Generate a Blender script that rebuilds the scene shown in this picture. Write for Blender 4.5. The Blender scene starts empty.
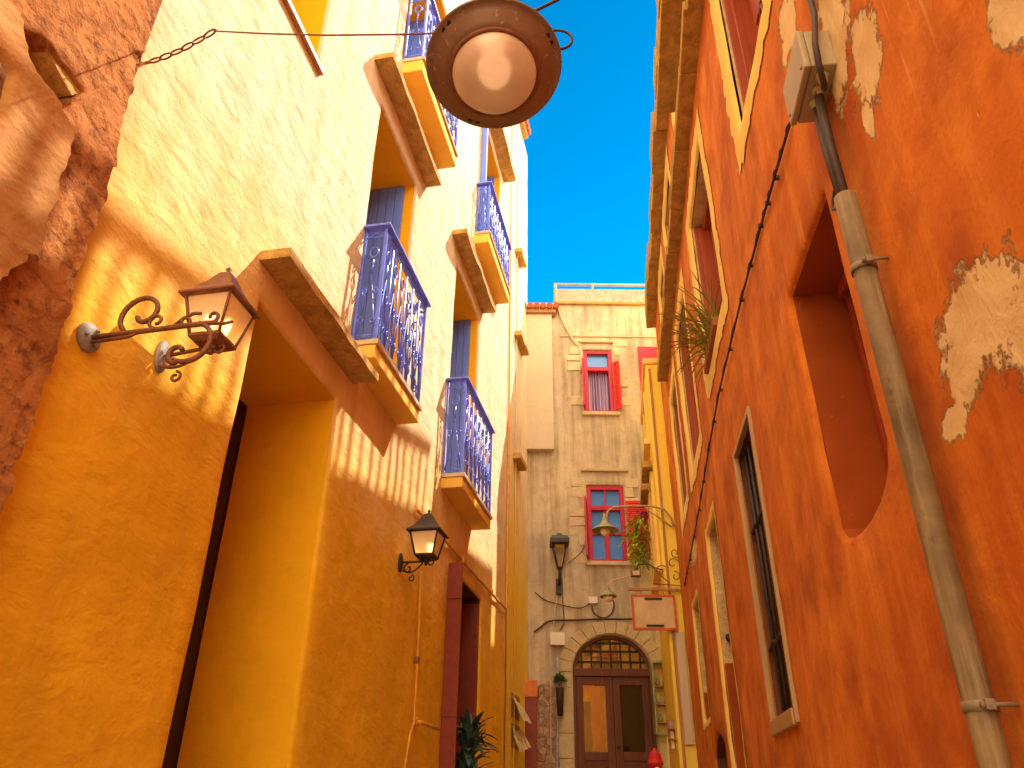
import bpy, bmesh, math, random
from mathutils import Vector, Matrix, noise as mnoise
from mathutils.geometry import delaunay_2d_cdt
random.seed(7)
R = math.radians
scene = bpy.context.scene
COL = scene.collection

# ------------------------------------------------------------------ camera
F_PX, CX, CY = 774.0, 512.0, 384.0
EYE = Vector((0, 0, 1.35))
up_c = Vector((14, 1390, -774)).normalized()          # world up seen from the camera
h_c = (Vector((0, 0, -1)) - up_c * Vector((0, 0, -1)).dot(up_c)).normalized()
r_c = h_c.cross(up_c)
ROT = Matrix((r_c, h_c, up_c))                         # camera -> world
cam = bpy.data.cameras.new('camera')
camo = bpy.data.objects.new('camera', cam)
COL.objects.link(camo)
camo.matrix_world = Matrix.Translation(EYE) @ ROT.to_4x4()
cam.sensor_width = 36.0
cam.lens = 36.0 * F_PX / 1024.0
cam.clip_start = 0.05
cam.clip_end = 3000
scene.camera = camo

# ------------------------------------------------------------------ light
SUN_TRAVEL = None
az = R(11.05)
tL = Vector((math.sin(az), math.cos(az), 0)); nL = Vector((math.cos(az), -math.sin(az), 0))
SUN_TRAVEL = (tL * -1.15 + nL * -1.0 + Vector((0, 0, -2.1))).normalized()
to_sun = -SUN_TRAVEL
sun_el = math.asin(to_sun.z)
sun_az = math.atan2(to_sun.x, to_sun.y)               # clockwise from +Y
sl = bpy.data.lights.new('sun', 'SUN')
sl.energy = 3.05
sl.angle = R(0.55)
sl.color = (1.0, 0.90, 0.74)
so = bpy.data.objects.new('sun', sl)
COL.objects.link(so)
so.rotation_euler = SUN_TRAVEL.to_track_quat('-Z', 'Y').to_euler()
so.location = (6, 6, 30)

world = bpy.data.worlds.new('World')
scene.world = world
world.use_nodes = True
wn, wl = world.node_tree.nodes, world.node_tree.links
bg = wn['Background']
sky = wn.new('ShaderNodeTexSky')
sky.sky_type = 'NISHITA'
sky.sun_disc = False
sky.sun_elevation = sun_el
sky.sun_rotation = sun_az
sky.air_density = 1.0
sky.dust_density = 0.2
sky.ozone_density = 3.0
hs = wn.new('ShaderNodeHueSaturation')
hs.inputs['Saturation'].default_value = 1.6
hs.inputs['Value'].default_value = 0.47
hs.inputs['Hue'].default_value = 0.485
wl.new(sky.outputs[0], hs.inputs['Color'])
# bright warm fill added to the unseen sky behind and above, clear deep blue ahead
tc = wn.new('ShaderNodeTexCoord'); sx = wn.new('ShaderNodeSeparateXYZ'); wl.new(tc.outputs['Generated'], sx.inputs[0])
mr = wn.new('ShaderNodeMapRange'); mr.interpolation_type = 'SMOOTHSTEP'
for i_, v_ in ((1, 0.22), (2, -0.15), (3, 0.0), (4, 1.0)): mr.inputs[i_].default_value = v_
wl.new(sx.outputs[1], mr.inputs[0])
fill_mix = wn.new('ShaderNodeMix'); fill_mix.data_type = 'RGBA'
fill_mix.inputs[7].default_value = (11.0, 8.3, 5.2, 1)
wl.new(mr.outputs[0], fill_mix.inputs[0]); 
mz = wn.new('ShaderNodeMapRange')
for i_, v_ in ((1, 0.45), (2, 0.95), (3, 1.25), (4, 0.70)): mz.inputs[i_].default_value = v_
wl.new(sx.outputs[2], mz.inputs[0])
dz = wn.new('ShaderNodeMix'); dz.data_type = 'RGBA'; dz.blend_type = 'MULTIPLY'; dz.inputs[0].default_value = 1.0
wl.new(hs.outputs[0], dz.inputs[6]); wl.new(mz.outputs[0], dz.inputs[7]); wl.new(dz.outputs[2], fill_mix.inputs[6])
wl.new(fill_mix.outputs[2], bg.inputs['Color'])
bg.inputs['Strength'].default_value = 0.15

scene.view_settings.view_transform = 'Standard'
scene.view_settings.look = 'None'
scene.view_settings.gamma = 1.0
scene.view_settings.exposure = 1.68
scene.render.engine = 'CYCLES'
scene.cycles.max_bounces = 12
scene.cycles.diffuse_bounces = 8
scene.render.resolution_x = 1024
scene.render.resolution_y = 768

# ------------------------------------------------------------------ frames (a wall plane: u along it, off out of it, z up)
class Frame:
    def __init__(s, t, o, sgn):
        s.t = Vector(t); s.o = Vector(o); s.sgn = sgn
        s.y = Vector((-s.t.y, s.t.x, 0)); s.n = s.y * sgn
    def mat(s, u=0, off=0, z=0):
        p = s.P(u, off, z)
        m = Matrix(((s.t.x, s.y.x, 0, p.x), (s.t.y, s.y.y, 0, p.y), (0, 0, 1, p.z), (0, 0, 0, 1)))
        return m
    def P(s, u, off, z):
        return s.o + s.t * u + s.n * off + Vector((0, 0, z))

def wall_frame(deg, D, side):
    a = R(deg); t = Vector((math.sin(a), math.cos(a), 0))
    n = Vector((math.cos(a), -math.sin(a), 0)) * (1 if side < 0 else -1)
    return Frame(t, -n * D, -1 if side < 0 else 1)
LW = wall_frame(11.05, 2.55, -1)
RW = wall_frame(7.6, 1.05, 1)
EW = Frame((1, 0, 0), (0, 15, 0), -1)                  # end facade, faces the camera
def ground_z(y):
    return 0.0 if y < 0 else (0.0867 * y if y < 15 else 1.3)

# ------------------------------------------------------------------ object helpers
def tag(o, label=None, cat=None, group=None, kind=None):
    if label: o['label'] = label
    if cat: o['category'] = cat
    if group: o['group'] = group
    if kind: o['kind'] = kind
    return o

def thing(name, label, cat, fr, u=0, off=0, z=0, group=None):
    o = bpy.data.objects.new(name, None)
    COL.objects.link(o)
    o.matrix_world = fr.mat(u, off, z)
    o.empty_display_size = 0.1
    return tag(o, label, cat, group)

class MB:
    """collects geometry in (u, off, z) coordinates of a frame"""
    def __init__(s, sgn=1):
        s.bm = bmesh.new(); s.sgn = sgn
    def v(s, p):
        return s.bm.verts.new((p[0], s.sgn * p[1], p[2]))
    def face(s, pts):
        return s.bm.faces.new([s.v(p) for p in pts])
    def box(s, u0, u1, o0, o1, z0, z1, bev=0.0, jit=0.0):
        c = [(u, o, z) for u in (u0, u1) for o in (o0, o1) for z in (z0, z1)]
        if jit: c = [tuple(a + random.uniform(-jit, jit) for a in p) for p in c]
        vs = [s.v(p) for p in c]
        fs = []
        for q in ((0, 1, 3, 2), (4, 6, 7, 5), (0, 4, 5, 1), (2, 3, 7, 6), (0, 2, 6, 4), (1, 5, 7, 3)):
            fs.append(s.bm.faces.new([vs[i] for i in q]))
        if bev:
            es = list({e for f in fs for e in f.edges})
            bmesh.ops.bevel(s.bm, geom=es, offset=bev, segments=2, affect='EDGES', profile=0.6)
    def tube(s, pts, r, n=8, closed=False, cap=True):
        P = [Vector((p[0], s.sgn * p[1], p[2])) for p in pts]
        rs = r if isinstance(r, (list, tuple)) else [r] * len(P)
        rings = []; prev = None
        for i, p in enumerate(P):
            if closed: d = P[(i + 1) % len(P)] - P[i - 1]
            else: d = P[min(i + 1, len(P) - 1)] - P[max(i - 1, 0)]
            if d.length < 1e-9: d = Vector((0, 0, 1))
            d.normalize()
            if prev is None:
                a = Vector((0, 0, 1)) if abs(d.z) < 0.9 else Vector((1, 0, 0))
                x = d.cross(a).normalized()
            else:
                x = (prev - d * prev.dot(d))
                x = x.normalized() if x.length > 1e-6 else d.orthogonal().normalized()
            prev = x; y = d.cross(x)
            rings.append([s.bm.verts.new(p + (x * math.cos(2 * math.pi * k / n) + y * math.sin(2 * math.pi * k / n)) * rs[i]) for k in range(n)])
        m = len(rings)
        for i in range(m if closed else m - 1):
            a, b = rings[i], rings[(i + 1) % m]
            for k in range(n):
                f = s.bm.faces.new((a[k], a[(k + 1) % n], b[(k + 1) % n], b[k])); f.smooth = True
        if cap and not closed:
            s.bm.faces.new(rings[0][::-1]); s.bm.faces.new(rings[-1])
    def flat(s, pts, w, h):
        """a flat bar (w wide in off, h tall in the path plane) swept as a 4-sided tube"""
        s.tube(pts, w, 4)
    def lathe(s, prof, c=(0, 0, 0), axis=Vector((0, 0, 1)), n=32, sq=None):
        ax = Vector(axis).normalized(); ax = Vector((ax.x, s.sgn * ax.y, ax.z))
        x = ax.orthogonal().normalized(); y = ax.cross(x)
        C = Vector((c[0], s.sgn * c[1], c[2])); rings = []
        for (r, h) in prof:
            rings.append([s.bm.verts.new(C + ax * h + (x * math.cos(2 * math.pi * k / n) + y * math.sin(2 * math.pi * k / n)) * max(r, 1e-4)) for k in range(n)])
        for a, b in zip(rings, rings[1:]):
            for k in range(n):
                f = s.bm.faces.new((a[k], a[(k + 1) % n], b[(k + 1) % n], b[k])); f.smooth = True
    def frustum4(s, c, prof):
        """square section stack, prof = [(half, z)] around c"""
        rings = []
        for (h, z) in prof:
            rings.append([s.v((c[0] + sx * h, c[1] + sy * h, c[2] + z)) for sx, sy in ((-1, -1), (1, -1), (1, 1), (-1, 1))])
        for a, b in zip(rings, rings[1:]):
            for k in range(4):
                s.bm.faces.new((a[k], a[(k + 1) % 4], b[(k + 1) % 4], b[k]))
        s.bm.faces.new(rings[0][::-1]); s.bm.faces.new(rings[-1])
    def build(s, name, mat, parent=None, world=None, recalc=True, smooth=False):
        if recalc: bmesh.ops.recalc_face_normals(s.bm, faces=s.bm.faces[:])
        me = bpy.data.meshes.new(name)
        if smooth:
            for f in s.bm.faces: f.smooth = True
        s.bm.to_mesh(me); s.bm.free()
        for m in (mat if isinstance(mat, (list, tuple)) else [mat]): me.materials.append(m)
        o = bpy.data.objects.new(name, me)
        COL.objects.link(o)
        if parent: o.parent = parent
        if world is not None: o.matrix_world = world
        return o

# ------------------------------------------------------------------ materials
class NT:
    def __init__(s, name):
        s.m = bpy.data.materials.new(name); s.m.use_nodes = True
        s.t = s.m.node_tree; s.b = s.t.nodes['Principled BSDF']
        s.co = s.t.nodes.new('ShaderNodeTexCoord').outputs['Object']
    def n(s, typ, **kw):
        x = s.t.nodes.new(typ)
        for k, v in kw.items():
            if hasattr(x, k): setattr(x, k, v)
            else: x.inputs[k].default_value = v
        return x
    def L(s, a, b): s.t.links.new(a, b)
    def mapped(s, sc=(1, 1, 1), loc=(0, 0, 0)):
        x = s.n('ShaderNodeMapping'); x.inputs['Scale'].default_value = sc; x.inputs['Location'].default_value = loc
        s.L(s.co, x.inputs[0]); return x.outputs[0]
    def noise(s, scale, detail=4, rough=0.55, vec=None, dist=0.0):
        x = s.n('ShaderNodeTexNoise', Scale=scale, Detail=detail, Roughness=rough, Distortion=dist)
        s.L(vec if vec is not None else s.co, x.inputs['Vector']); return x.outputs[0]
    def ramp(s, fac, stops, interp='LINEAR'):
        x = s.n('ShaderNodeValToRGB'); cr = x.color_ramp; cr.interpolation = interp
        while len(cr.elements) < len(stops): cr.elements.new(0.5)
        for e, (p, c) in zip(cr.elements, stops):
            e.position = p; e.color = (c if len(c) == 4 else (*c, 1)) if not isinstance(c, (int, float)) else (c, c, c, 1)
        s.L(fac, x.inputs[0]); return x.outputs[0]
    def mix(s, fac, a, b, mode='MIX'):
        x = s.n('ShaderNodeMix', data_type='RGBA', blend_type=mode)
        for sock, v in ((x.inputs[0], fac), (x.inputs[6], a), (x.inputs[7], b)):
            if isinstance(v, (int, float)): sock.default_value = v
            elif isinstance(v, tuple): sock.default_value = (*v, 1) if len(v) == 3 else v
            else: s.L(v, sock)
        return x.outputs[2]
    def math(s, op, a, b=None, clamp=False):
        x = s.n('ShaderNodeMath', operation=op); x.use_clamp = clamp
        for i, v in enumerate((a, b)):
            if v is None: continue
            if isinstance(v, (int, float)): x.inputs[i].default_value = v
            else: s.L(v, x.inputs[i])
        return x.outputs[0]
    def sep(s):
        x = s.n('ShaderNodeSeparateXYZ'); s.L(s.co, x.inputs[0]); return x.outputs
    def bump(s, h, strength=0.3, dist=0.02, prev=None):
        x = s.n('ShaderNodeBump'); x.inputs['Strength'].default_value = strength; x.inputs['Distance'].default_value = dist
        s.L(h, x.inputs['Height'])
        if prev is not None: s.L(prev, x.inputs['Normal'])
        return x.outputs[0]
    def done(s, col, rough=0.85, nrm=None, metal=0.0, spec=0.3):
        if isinstance(col, tuple): s.b.inputs['Base Color'].default_value = (*col, 1)
        else: s.L(col, s.b.inputs['Base Color'])
        if isinstance(rough, (int, float)): s.b.inputs['Roughness'].default_value = rough
        else: s.L(rough, s.b.inputs['Roughness'])
        s.b.inputs['Metallic'].default_value = metal
        s.b.inputs['Specular IOR Level'].default_value = spec
        if nrm is not None: s.L(nrm, s.b.inputs['Normal'])
        return s.m

def mul(c, k): return tuple(min(1, x * k) for x in c)

def plaster(name, base, var=0.25, top=None, ztop=(4, 8), bump=0.5, speck=None, streak=0.2):
    k = NT(name)
    n1 = k.noise(0.9, 6, 0.6); n2 = k.noise(6, 6, 0.65, dist=0.4); n3 = k.noise(38, 4, 0.6)
    col = k.mix(k.ramp(n1, [(0.3, 0), (0.7, 1)]), mul(base, 1 - var), mul(base, 1 + var * 0.5))
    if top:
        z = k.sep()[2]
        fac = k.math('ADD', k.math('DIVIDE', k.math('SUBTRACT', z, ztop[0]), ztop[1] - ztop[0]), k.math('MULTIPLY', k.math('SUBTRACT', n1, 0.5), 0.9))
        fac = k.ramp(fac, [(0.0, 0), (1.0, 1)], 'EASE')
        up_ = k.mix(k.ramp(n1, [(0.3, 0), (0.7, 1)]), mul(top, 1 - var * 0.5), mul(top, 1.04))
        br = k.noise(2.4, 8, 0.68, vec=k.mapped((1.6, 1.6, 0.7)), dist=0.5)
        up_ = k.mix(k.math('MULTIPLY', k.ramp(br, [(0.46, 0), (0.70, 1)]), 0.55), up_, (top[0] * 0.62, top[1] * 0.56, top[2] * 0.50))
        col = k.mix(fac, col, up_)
    st = k.noise(1.0, 5, 0.6, vec=k.mapped((4.5, 4.5, 0.35)))
    col = k.mix(k.math('MULTIPLY', k.ramp(st, [(0.45, 0), (0.75, 1)]), streak), col, mul(base, 0.55))
    col = k.mix(k.math('MULTIPLY', k.ramp(n2, [(0.5, 0), (0.8, 1)]), 0.35), col, mul(base, 0.7))
    if speck:
        col = k.mix(k.ramp(k.noise(24, 3, 0.7), [(0.70, 0), (0.74, 1)]), col, speck)
    tro = k.noise(3.2, 4, 0.55, vec=k.mapped((1.0, 1.0, 1.7)), dist=0.3)
    b = k.bump(tro, 0.42 * bump, 0.06)
    pit = k.ramp(k.noise(17, 6, 0.7), [(0.25, 0), (0.42, 1)])
    b = k.bump(pit, 0.14 * bump, 0.010, b)
    b = k.bump(n2, 0.26 * bump, 0.02, b)
    b = k.bump(n3, 0.5 * bump, 0.006, b)
    return k.done(col, 0.9, b, spec=0.15)

def paint(name, base, rough=0.45, var=0.2, wear=None, metal=0.0, bump=0.15, sc=9):
    k = NT(name)
    n1 = k.noise(sc, 5, 0.6); n2 = k.noise(sc * 6, 4, 0.6)
    col = k.mix(k.ramp(n1, [(0.3, 0), (0.7, 1)]), mul(base, 1 - var), mul(base, 1 + var))
    if wear: col = k.mix(k.ramp(n2, [(0.60, 0), (0.70, 1)]), col, wear)
    return k.done(col, rough, k.bump(n2, bump, 0.004), metal, 0.4)

def wood(name, base, dark, axis=2, rough=0.5):
    k = NT(name)
    sc = [14, 14, 14]; sc[axis] = 0.9
    n1 = k.noise(1.6, 6, 0.6, vec=k.mapped(tuple(sc)), dist=0.6)
    n2 = k.noise(1.3, 4, 0.5)
    col = k.mix(k.ramp(n1, [(0.3, 0), (0.75, 1)]), base, dark)
    col = k.mix(k.math('MULTIPLY', n2, 0.35), col, mul(base, 0.6))
    return k.done(col, rough, k.bump(n1, 0.25, 0.004), spec=0.35)

def stone(name, base, dark, sc=5, bump=0.6, moss=None):
    k = NT(name)
    n1 = k.noise(sc, 7, 0.65, dist=0.5); n2 = k.noise(sc * 7, 5, 0.6)
    col = k.mix(k.ramp(n1, [(0.3, 0), (0.7, 1)]), base, dark)
    col = k.mix(k.ramp(n2, [(0.56, 0), (0.72, 0.8)]), col, mul(dark, 0.6))
    if moss: col = k.mix(k.ramp(k.noise(sc * 0.5, 5, 0.6), [(0.5, 0), (0.7, 1)]), col, moss)
    b = k.bump(n1, 0.5 * bump, 0.04); b = k.bump(n2, 0.5 * bump, 0.012, b)
    return k.done(col, 0.92, b, spec=0.15)

M = {}
OCHRE = (0.88, 0.49, 0.020)
M['ochre'] = plaster('ochre_plaster', OCHRE, 0.20, top=(0.80, 0.67, 0.47), ztop=(3.0, 6.0), bump=0.95, streak=0.3)  # upper cream paints the sunlit look into the wall colour
M['ochre_reveal'] = plaster('ochre_reveal_plaster', (0.87, 0.46, 0.012), 0.12, bump=0.35, streak=0.1)
M['yellow'] = plaster('yellow_plaster', (0.90, 0.66, 0.09), 0.1, bump=0.4)
M['narrow'] = plaster('yellow_to_cream_plaster', (0.90, 0.62, 0.07), 0.1, top=(0.78, 0.67, 0.48), ztop=(4.5, 7.5), bump=0.5)  # yellow foot and cream top stand in for sun on this strip
M['yellow_trim'] = plaster('yellow_trim_plaster', (0.88, 0.60, 0.16), 0.14, bump=0.5)
M['pale'] = plaster('pale_cream_plaster', (0.58, 0.50, 0.37), 0.06, bump=0.2, streak=0.08)
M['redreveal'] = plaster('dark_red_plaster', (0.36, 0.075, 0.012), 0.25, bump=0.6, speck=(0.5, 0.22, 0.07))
M['sandreveal'] = stone('sand_stone_reveal', (0.74, 0.56, 0.28), (0.46, 0.30, 0.12), 7, 0.8)
M['ledge'] = stone('ledge_stone', (0.66, 0.43, 0.13), (0.33, 0.19, 0.06), 8, 0.9)
M['cornice'] = stone('cornice_stone', (0.58, 0.36, 0.09), (0.28, 0.16, 0.04), 6, 1.0)
M['slab'] = plaster('balcony_slab_plaster', (0.86, 0.53, 0.10), 0.12, bump=0.3, streak=0.05)
M['marble'] = stone('pale_slab_stone', (0.75, 0.62, 0.42), (0.5, 0.36, 0.2), 9, 0.3)
M['blue_iron'] = paint('blue_iron', (0.12, 0.18, 0.85), 0.35, 0.25, bump=0.1)
M['lilac_iron'] = paint('lilac_iron', (0.15, 0.19, 0.78), 0.35, 0.2, bump=0.1)
M['blue_wood'] = wood('blue_wood', (0.17, 0.29, 0.92), (0.11, 0.19, 0.72))
M['red_wood'] = wood('red_wood', (0.42, 0.075, 0.018), (0.24, 0.035, 0.01))
M['brown_wood'] = wood('brown_wood', (0.165, 0.045, 0.013), (0.075, 0.018, 0.006))
M['dark_wood'] = wood('dark_wood', (0.055, 0.025, 0.012), (0.03, 0.012, 0.008))
M['tan_wood'] = wood('tan_wood', (0.50, 0.24, 0.08), (0.30, 0.13, 0.04))
M['magenta'] = paint('magenta_paint', (0.50, 0.012, 0.045), 0.45, 0.18)
M['red_paint'] = paint('red_paint', (0.60, 0.018, 0.015), 0.5, 0.18)
M['rust'] = paint('rusty_iron', (0.20, 0.075, 0.035), 0.6, 0.35, wear=(0.34, 0.12, 0.04), bump=0.5, sc=18)
M['dark_iron'] = paint('dark_iron', (0.035, 0.022, 0.018), 0.5, 0.3, bump=0.3)
M['black_iron'] = paint('black_iron', (0.02, 0.022, 0.028), 0.45, 0.3, bump=0.2)
M['grey_metal'] = paint('grey_metal', (0.30, 0.28, 0.26), 0.55, 0.3, wear=(0.12, 0.10, 0.09), bump=0.5, sc=20)
M['box_grey'] = paint('grey_plastic', (0.38, 0.30, 0.17), 0.5, 0.1, bump=0.05)
M['white_box'] = paint('white_plastic', (0.72, 0.68, 0.60), 0.5, 0.06, bump=0.05)
M['black'] = paint('dark_interior', (0.012, 0.008, 0.006), 0.9, 0.1)
M['cable'] = paint('cable_rubber', (0.05, 0.028, 0.018), 0.6, 0.3)
M['pale_cable'] = paint('pale_cable', (0.55, 0.42, 0.30), 0.6, 0.15)
M['conduit'] = paint('painted_conduit', (0.66, 0.31, 0.03), 0.6, 0.2)
M['tile'] = stone('red_roof_tile', (0.48, 0.13, 0.06), (0.28, 0.07, 0.04), 9, 0.5)
kp = NT('weathered_pipe')
kc = kp.mix(kp.ramp(kp.noise(3.5, 6, 0.65), [(0.35, 0), (0.65, 1)]), (0.23, 0.150, 0.065), (0.115, 0.072, 0.032))
kc = kp.mix(kp.math('MULTIPLY', kp.ramp(kp.noise(1.0, 6, 0.7, vec=kp.mapped((30, 30, 1.6))), [(0.48, 0), (0.70, 1)]), 0.8), kc, (0.34, 0.25, 0.13))
kc = kp.mix(kp.ramp(kp.noise(9, 6, 0.7, vec=kp.mapped((1, 1, 0.5))), [(0.60, 0), (0.68, 0.85)]), kc, (0.075, 0.040, 0.020))
M['pipe'] = kp.done(kc, 0.62, kp.bump(kp.noise(14, 6, 0.65), 0.5, 0.005), 0.0, 0.35)
M['conduit2'] = paint('painted_arm', (0.45, 0.33, 0.14), 0.5, 0.2)
M['brown_red'] = paint('dark_red_paint', (0.22, 0.03, 0.012), 0.5, 0.15)
M['orange2'] = paint('orange_paint', (0.60, 0.17, 0.02), 0.5, 0.15)
M['paving'] = stone('paving_stone', (0.46, 0.38, 0.28), (0.30, 0.24, 0.17), 3, 0.4)
M['lamp_green'] = paint('enamel_lamp', (0.28, 0.30, 0.14), 0.4, 0.3, wear=(0.45, 0.30, 0.08))
M['lamp_ivory'] = paint('ivory_lamp_inside', (0.80, 0.62, 0.22), 0.5, 0.2)
M['paper'] = paint('printed_cards', (0.62, 0.52, 0.30), 0.7, 0.4, wear=(0.25, 0.12, 0.05), sc=30)
M['sign_face'] = paint('sign_board', (0.60, 0.43, 0.22), 0.6, 0.2, sc=4)
M['sign_red'] = paint('sign_frame_red', (0.55, 0.10, 0.035), 0.5, 0.2)

def glass_mat(name, col, rough=0.08, trans=0.0, spec=0.6):
    k = NT(name)
    m = k.done(col, rough, k.bump(k.noise(2.2, 3), 0.08, 0.02), 0.0, spec)
    k.b.inputs['Transmission Weight'].default_value = trans
    return m
M['blue_pane'] = glass_mat('sky_blue_pane', (0.08, 0.28, 0.85), 0.15)
M['dark_pane'] = glass_mat('dark_pane', (0.02, 0.013, 0.008), 0.05, 0, 0.9)
M['mirror_pane'] = glass_mat('reflecting_pane', (0.80, 0.58, 0.16), 0.04, 0, 1.0)  # yellow base paints in the reflection of a yellow wall
M['mirror_pane'].node_tree.nodes['Principled BSDF'].inputs['Metallic'].default_value = 0.75
M['milk'] = None
M['fan'] = glass_mat('fanlight_pane', (0.50, 0.38, 0.16), 0.04, 0, 1.0)
M['fan'].node_tree.nodes['Principled BSDF'].inputs['Metallic'].default_value = 0.75
k = NT('frosted_lantern_glass')
M['milk'] = k.done(k.mix(k.noise(9, 4), (0.93, 0.84, 0.62), (0.88, 0.72, 0.45)), 0.35, None, 0, 0.5)
k.b.inputs['Transmission Weight'].default_value = 0.5
k.b.inputs['Subsurface Weight'].default_value = 0.0

def lit_glass(name, col, em):
    k = NT(name)
    m = k.done(col, 0.25, None, 0, 0.5)
    k.b.inputs['Emission Color'].default_value = (1.0, 0.66, 0.34, 1)
    k.b.inputs['Emission Strength'].default_value = em
    return m
M['bulb'] = lit_glass('lit_bulb', (0.9, 0.8, 0.6), 7.0)
M['dim_bulb'] = lit_glass('dim_bulb', (0.9, 0.75, 0.6), 0.7)

# the burnt orange wall with its bare plaster patches and scratches
def orange_wall():
    k = NT('burnt_orange_plaster')
    base = (0.66, 0.185, 0.028)
    n1 = k.noise(0.8, 6, 0.6); n2 = k.noise(5, 7, 0.65, dist=0.5); n3 = k.noise(60, 4, 0.6); n4 = k.noise(2.2, 6, 0.6)
    col = k.mix(k.ramp(n1, [(0.3, 0), (0.7, 1)]), (0.44, 0.094, 0.008), (0.74, 0.232, 0.022))
    st = k.noise(1.0, 6, 0.65, vec=k.mapped((5, 5, 0.45)))
    col = k.mix(k.math('MULTIPLY', k.ramp(st, [(0.45, 0), (0.72, 1)]), 0.6), col, (0.84, 0.33, 0.04))
    col = k.mix(k.math('MULTIPLY', k.ramp(n4, [(0.45, 0), (0.7, 1)]), 0.75), col, (0.28, 0.048, 0.006))
    col = k.mix(k.math('MULTIPLY', k.ramp(n3, [(0.5, 0), (0.75, 1)]), 0.35), col, (0.40, 0.085, 0.015))
    # fine slanting scratches
    sc = k.noise(1.0, 3, 0.6, vec=k.mapped((26, 26, 0.9), (3, 0, 0)))
    zone = k.ramp(k.noise(0.7, 2), [(0.5, 0), (0.65, 1)])
    col = k.mix(k.math('MULTIPLY', k.math('MULTIPLY', k.ramp(sc, [(0.62, 0), (0.68, 1)]), zone), 0.45), col, (0.80, 0.42, 0.18))
    x, y, z = k.sep()
    wob = k.math('SUBTRACT', k.noise(6.5, 9, 0.72), 0.5)
    tot = None
    for (cu, cz, ru, rz) in ((2.00, 2.62, 0.20, 0.13), (2.10, 2.50, 0.18, 0.13), (1.84, 2.55, 0.17, 0.15), (1.72, 2.42, 0.2, 0.16), (2.24, 2.40, 0.11, 0.06), (2.30, 4.25, 0.20, 0.40), (2.10, 3.85, 0.16, 0.22), (2.22, 3.66, 0.06, 0.10), (1.35, 3.12, 0.10, 0.14), (2.75, 4.95, 0.2, 0.22), (9.9, 4.3, 0.5, 0.12)):
        du = k.math('DIVIDE', k.math('SUBTRACT', x, cu), ru); dz = k.math('DIVIDE', k.math('SUBTRACT', z, cz), rz)
        d = k.math('SQRT', k.math('ADD', k.math('MULTIPLY', du, du), k.math('MULTIPLY', dz, dz)))
        m = k.math('SUBTRACT', k.math('SUBTRACT', 1.0, d), k.math('MULTIPLY', wob, 2.6))
        tot = m if tot is None else k.math('MAXIMUM', tot, m)
    tot = k.math('ADD', tot, k.math('MULTIPLY', k.math('SUBTRACT', k.noise(34, 5, 0.7), 0.5), 0.5))
    mask = k.ramp(tot, [(0.04, 0), (0.20, 1)])
    spots = k.ramp(k.noise(9, 2, 0.5, vec=k.mapped((1, 1, 0.6))), [(0.755, 0), (0.77, 1)])
    mask = k.math('MAXIMUM', mask, k.math('MULTIPLY', spots, 0.8))
    bare = k.mix(k.ramp(n2, [(0.35, 0), (0.7, 1)]), (0.80, 0.61, 0.32), (0.62, 0.42, 0.18))
    col = k.mix(mask, col, bare)
    b = k.bump(k.noise(2.6, 6, 0.6, dist=0.6), 0.25, 0.06)
    b = k.bump(n2, 0.3, 0.02, b)
    b = k.bump(n3, 0.28, 0.006, b)
    b = k.bump(k.math('SUBTRACT', 1.0, mask), 0.9, 0.012, b)
    return k.done(col, 0.88, b, spec=0.2)
M['orange'] = orange_wall()

def rubble(name, base, dark, mortar, sc=5.0, mort=0.06):
    k = NT(name)
    wv = k.mix(0.08, k.co, k.n('ShaderNodeTexNoise', Scale=4.0).outputs[1])
    v = k.n('ShaderNodeTexVoronoi', feature='DISTANCE_TO_EDGE', Scale=sc); k.L(wv, v.inputs['Vector'])
    v2 = k.n('ShaderNodeTexVoronoi', Scale=sc); k.L(wv, v2.inputs['Vector'])
    n2 = k.noise(sc * 5, 6, 0.65)
    c = k.n('ShaderNodeSeparateColor'); k.L(v2.outputs['Color'], c.inputs[0])
    col = k.mix(c.outputs[0], base, dark)
    col = k.mix(k.math('MULTIPLY', n2, 0.6), col, mul(dark, 0.6))
    e = k.ramp(v.outputs['Distance'], [(0.0, 0), (mort, 1)])
    col = k.mix(e, mortar, col)
    b = k.bump(e, 0.8, 0.04); b = k.bump(n2, 0.6, 0.02, b)
    return k.done(col, 0.95, b, spec=0.1)
M['rubble'] = rubble('rubble_masonry', (0.66, 0.46, 0.29), (0.40, 0.22, 0.13), (0.30, 0.19, 0.11), 11.0, 0.05)

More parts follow.
